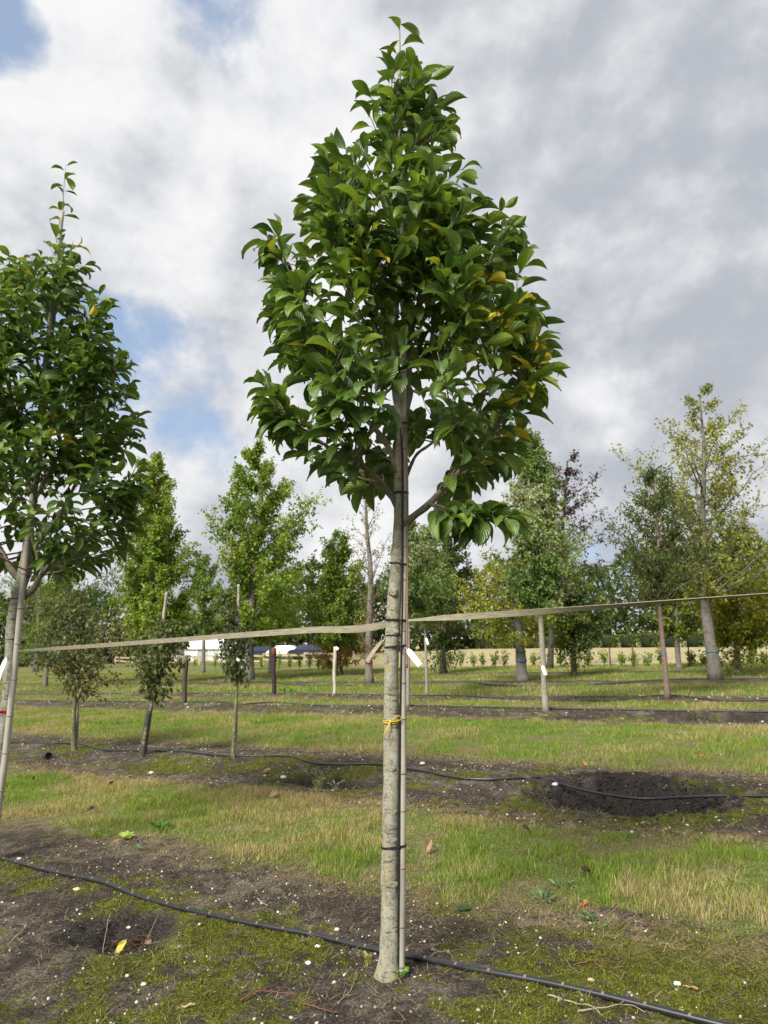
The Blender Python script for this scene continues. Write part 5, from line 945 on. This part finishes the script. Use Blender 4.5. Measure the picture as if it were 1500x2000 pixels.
weed('round_weed', 'dark crinkled weed beside the low round-leaved one', 1148, 1798, 20, .026, 1.3, .8, (.05, .12, .03), .04, 4, stem=.02)
weed('rosette_weed', 'grey-green toothed rosette weed at the grass edge', 1062, 1757, 16, .075, .55, .7, (.12, .19, .075), .05, 5)
weed('rosette_weed', 'smaller grey-green rosette beside the toothed one', 1098, 1735, 16, .07, .5, .9, (.13, .21, .08), .05, 6)
weed('creeping_weed', 'low yellow-green creeping weed beside the bright lobed leaf', 193, 1633, 60, .022, 1.3, .6, (.19, .25, .045), .13, 7, stem=.03)
weed('broad_weed', 'dark green tuft of broad leaves in the front of the grass', 315, 1620, 16, .10, .45, 1.4, (.08, .19, .035), .05, 8)
weed('thistle', 'pale grey-green thistle growing from the mossy hole', 622, 1542, 46, .07, .5, .9, (.20, .25, .12), .06, 9, stem=.22)
weed('thistle', 'shorter pale thistle beside the taller one at the hole', 655, 1540, 22, .06, .5, .8, (.22, .24, .13), .05, 10, stem=.12)
weed('dandelion', 'leafy weed clump in the far grass lane left of the cane', 500, 1415, 14, .13, .5, .8, (.13, .27, .04), .1, 11)
weed('dandelion', 'leafy weed clump in the far grass lane near the pale banded trunk', 922, 1422, 14, .13, .55, .9, (.15, .29, .045), .1, 12)
weed('dandelion', 'broad leafy weed clump by the blackened post', 562, 1352, 22, .22, .6, .9, (.12, .27, .04), .3, 13)
weed('dandelion', 'broad leafy weed clump left of the weathered brown post', 375, 1347, 16, .22, .6, .9, (.13, .28, .04), .25, 14)
def stones():
    r = np.random.default_rng(9); ph = (1+5**.5)/2
    th = np.linspace(0, math.pi, 6); 
    for i, (x, y, sz, c, lab) in enumerate(((1323, 1927, .014, (.80, .80, .78), 'bright white stone on the moss right of the hose'), (150, 1748, .022, (.50, .42, .28), 'flat tan stone just below the hose by the shallow hole'), (37, 1685, .017, (.60, .50, .38), 'rounded cream stone above the hose end'), (280, 1932, .012, (.62, .55, .44), 'cream stone on the bright moss below the shallow hole'), (658, 1818, .013, (.62, .52, .34), 'tan stone touching the hose left of the trunk'), (602, 1896, .013, (.70, .66, .60), 'white stone on dark soil left of the trunk foot'), (1155, 1923, .014, (.60, .48, .30), 'tan stone just above the hose right of the trunk'), (620, 1854, .013, (.72, .70, .66), 'white stone just below the hose left of the trunk'), (252, 1801, .012, (.58, .52, .42), 'round cream stone inside the shallow hole'), (1370, 1583, .032, (.66, .62, .55), 'large pale stone at the right rim of the crater'), (553, 1526, .030, (.72, .68, .58), 'large flat pale stone left of the mossy hole'), (825, 1494, .030, (.66, .58, .42), 'large tan stone behind the second hose'), (1085, 1542, .028, (.62, .6, .56), 'pale stone at the left rim of the crater'), (296, 1507, .030, (.72, .62, .45), 'large cream stone below the sleeved young tree'))):
        p = P(x, y); V = []; n = 8
        for t in th:
            for k in range(n):
                a = k*2*math.pi/n; j = 1+.13*math.sin(3*a+i*1.7+t*2)+.08*math.sin(5*t+i); V.append((p[0]+sz*1.25*math.sin(t)*math.cos(a)*j, p[1]+sz*math.sin(t)*math.sin(a)*j, p[2]+sz*.2+sz*.68*math.cos(t)*j))
        ix = np.arange(6*n).reshape(6, n); nx = np.roll(ix, -1, 1); tag(B().add(V, np.stack([ix[:-1], ix[1:], nx[1:], nx[:-1]], -1).reshape(-1, 4), c).build('stone', M['stone'], None, p), lab, 'stone')
stones()
def twigs():
    r = np.random.default_rng(15)
    for (pts, rad, m, lab) in (([(470, 1975), (500, 1962), (540, 1958), (580, 1962)], .0032, 'twig', 'reddish bent twig at the bottom left of the trunk foot'), ([(590, 1985), (620, 1998), (660, 2010)], .003, 'twig', 'short reddish twig below the trunk foot'), ([(1120, 1893), (1160, 1890), (1215, 1889)], .0026, 'twig', 'thin red twig lying just above the hose'), ([(660, 1985), (685, 1955), (697, 1925)], .0022, 'twigg', 'thin grey stem arching in front of the trunk foot'), ([(202, 1850), (204, 1820), (216, 1798), (219, 1793)], .0024, 'twigg', 'dry curved stem standing in the shallow hole'), ([(20, 1848), (40, 1838), (47, 1822), (33, 1816)], .0022, 'twigg', 'pale curled root on the moss left of the shallow hole'), ([(833, 1873), (850, 1865), (878, 1861)], .003, 'twigg', 'pale stick right of the cane above the hose'), ([(503, 1756), (512, 1770), (522, 1778)], .004, 'twigg', 'short dark stick on the soil left of the trunk'), ([(1070, 1960), (1130, 1985), (1160, 2000), (1180, 2006)], .0038, 'twigg', 'tangled grey root beneath the hose end'), ([(1130, 1998), (1180, 1990), (1240, 1984), (1260, 1990)], .0034, 'twigg', 'pale dry root lying across the hose end'), ([(1385, 1583), (1395, 1577), (1406, 1572)], .007, 'twig', 'reddish stick beside the crater'), ([(255, 1835), (280, 1815), (310, 1790)], .0022, 'twigg', 'thin stem lying across the shallow hole')):
        q = spline([P(x, y, .006+.012*(i in (1, 2))) for i, (x, y) in enumerate(pts)], 14); q += r.normal(0, .0015, q.shape); root = empty('fallen_twig', q[0], lab, 'twig'); B().tube(q, np.linspace(rad, rad*.5, 14), 6).build('stem', M[m], root)
        for j in (4, 8): d = nrm(r.normal(0, 1, 3)*np.array([1, 1, .3])+(0, 0, .3)); B().tube([q[j], q[j]+d*.02, q[j]+d*.035+(0, 0, .006)], [rad*.5, rad*.4, rad*.25], 5).build('side_shoot', M[m], root)
twigs()
def pipe_piece():
    p = P(92, 1482); root = empty('pipe_piece', p, 'short black plastic pipe piece lying by the olive young tree', 'pipe'); d = nrm(np.array([.5, -.8, .15])); L_ = .13; R = .055; a = np.linspace(0, 2*math.pi, 17)[:-1]; e = nrm(np.cross(d, [0, 0, 1.0])); u = np.cross(e, d); c = p+np.array([0, 0, R*.75]); rings = []
    for s_, rr in ((-L_, R), (L_, R), (L_, R*.86), (-L_, R*.86), (-L_, R)): rings.append(c+d*s_+(np.cos(a)[:, None]*e+np.sin(a)[:, None]*u)*rr)
    ix = np.arange(80).reshape(5, 16); nx = np.roll(ix, -1, 1); B().add(np.concatenate(rings), np.stack([ix[:-1], nx[:-1], nx[1:], ix[1:]], -1).reshape(-1, 4)).build('tube_wall', M['pipe'], root, smooth=False)
    for s_ in (-.06, .06): B().tube([c+d*(s_-.01), c+d*(s_+.01)], R*1.06, 16).build('rib', M['pipe'], root)
pipe_piece()
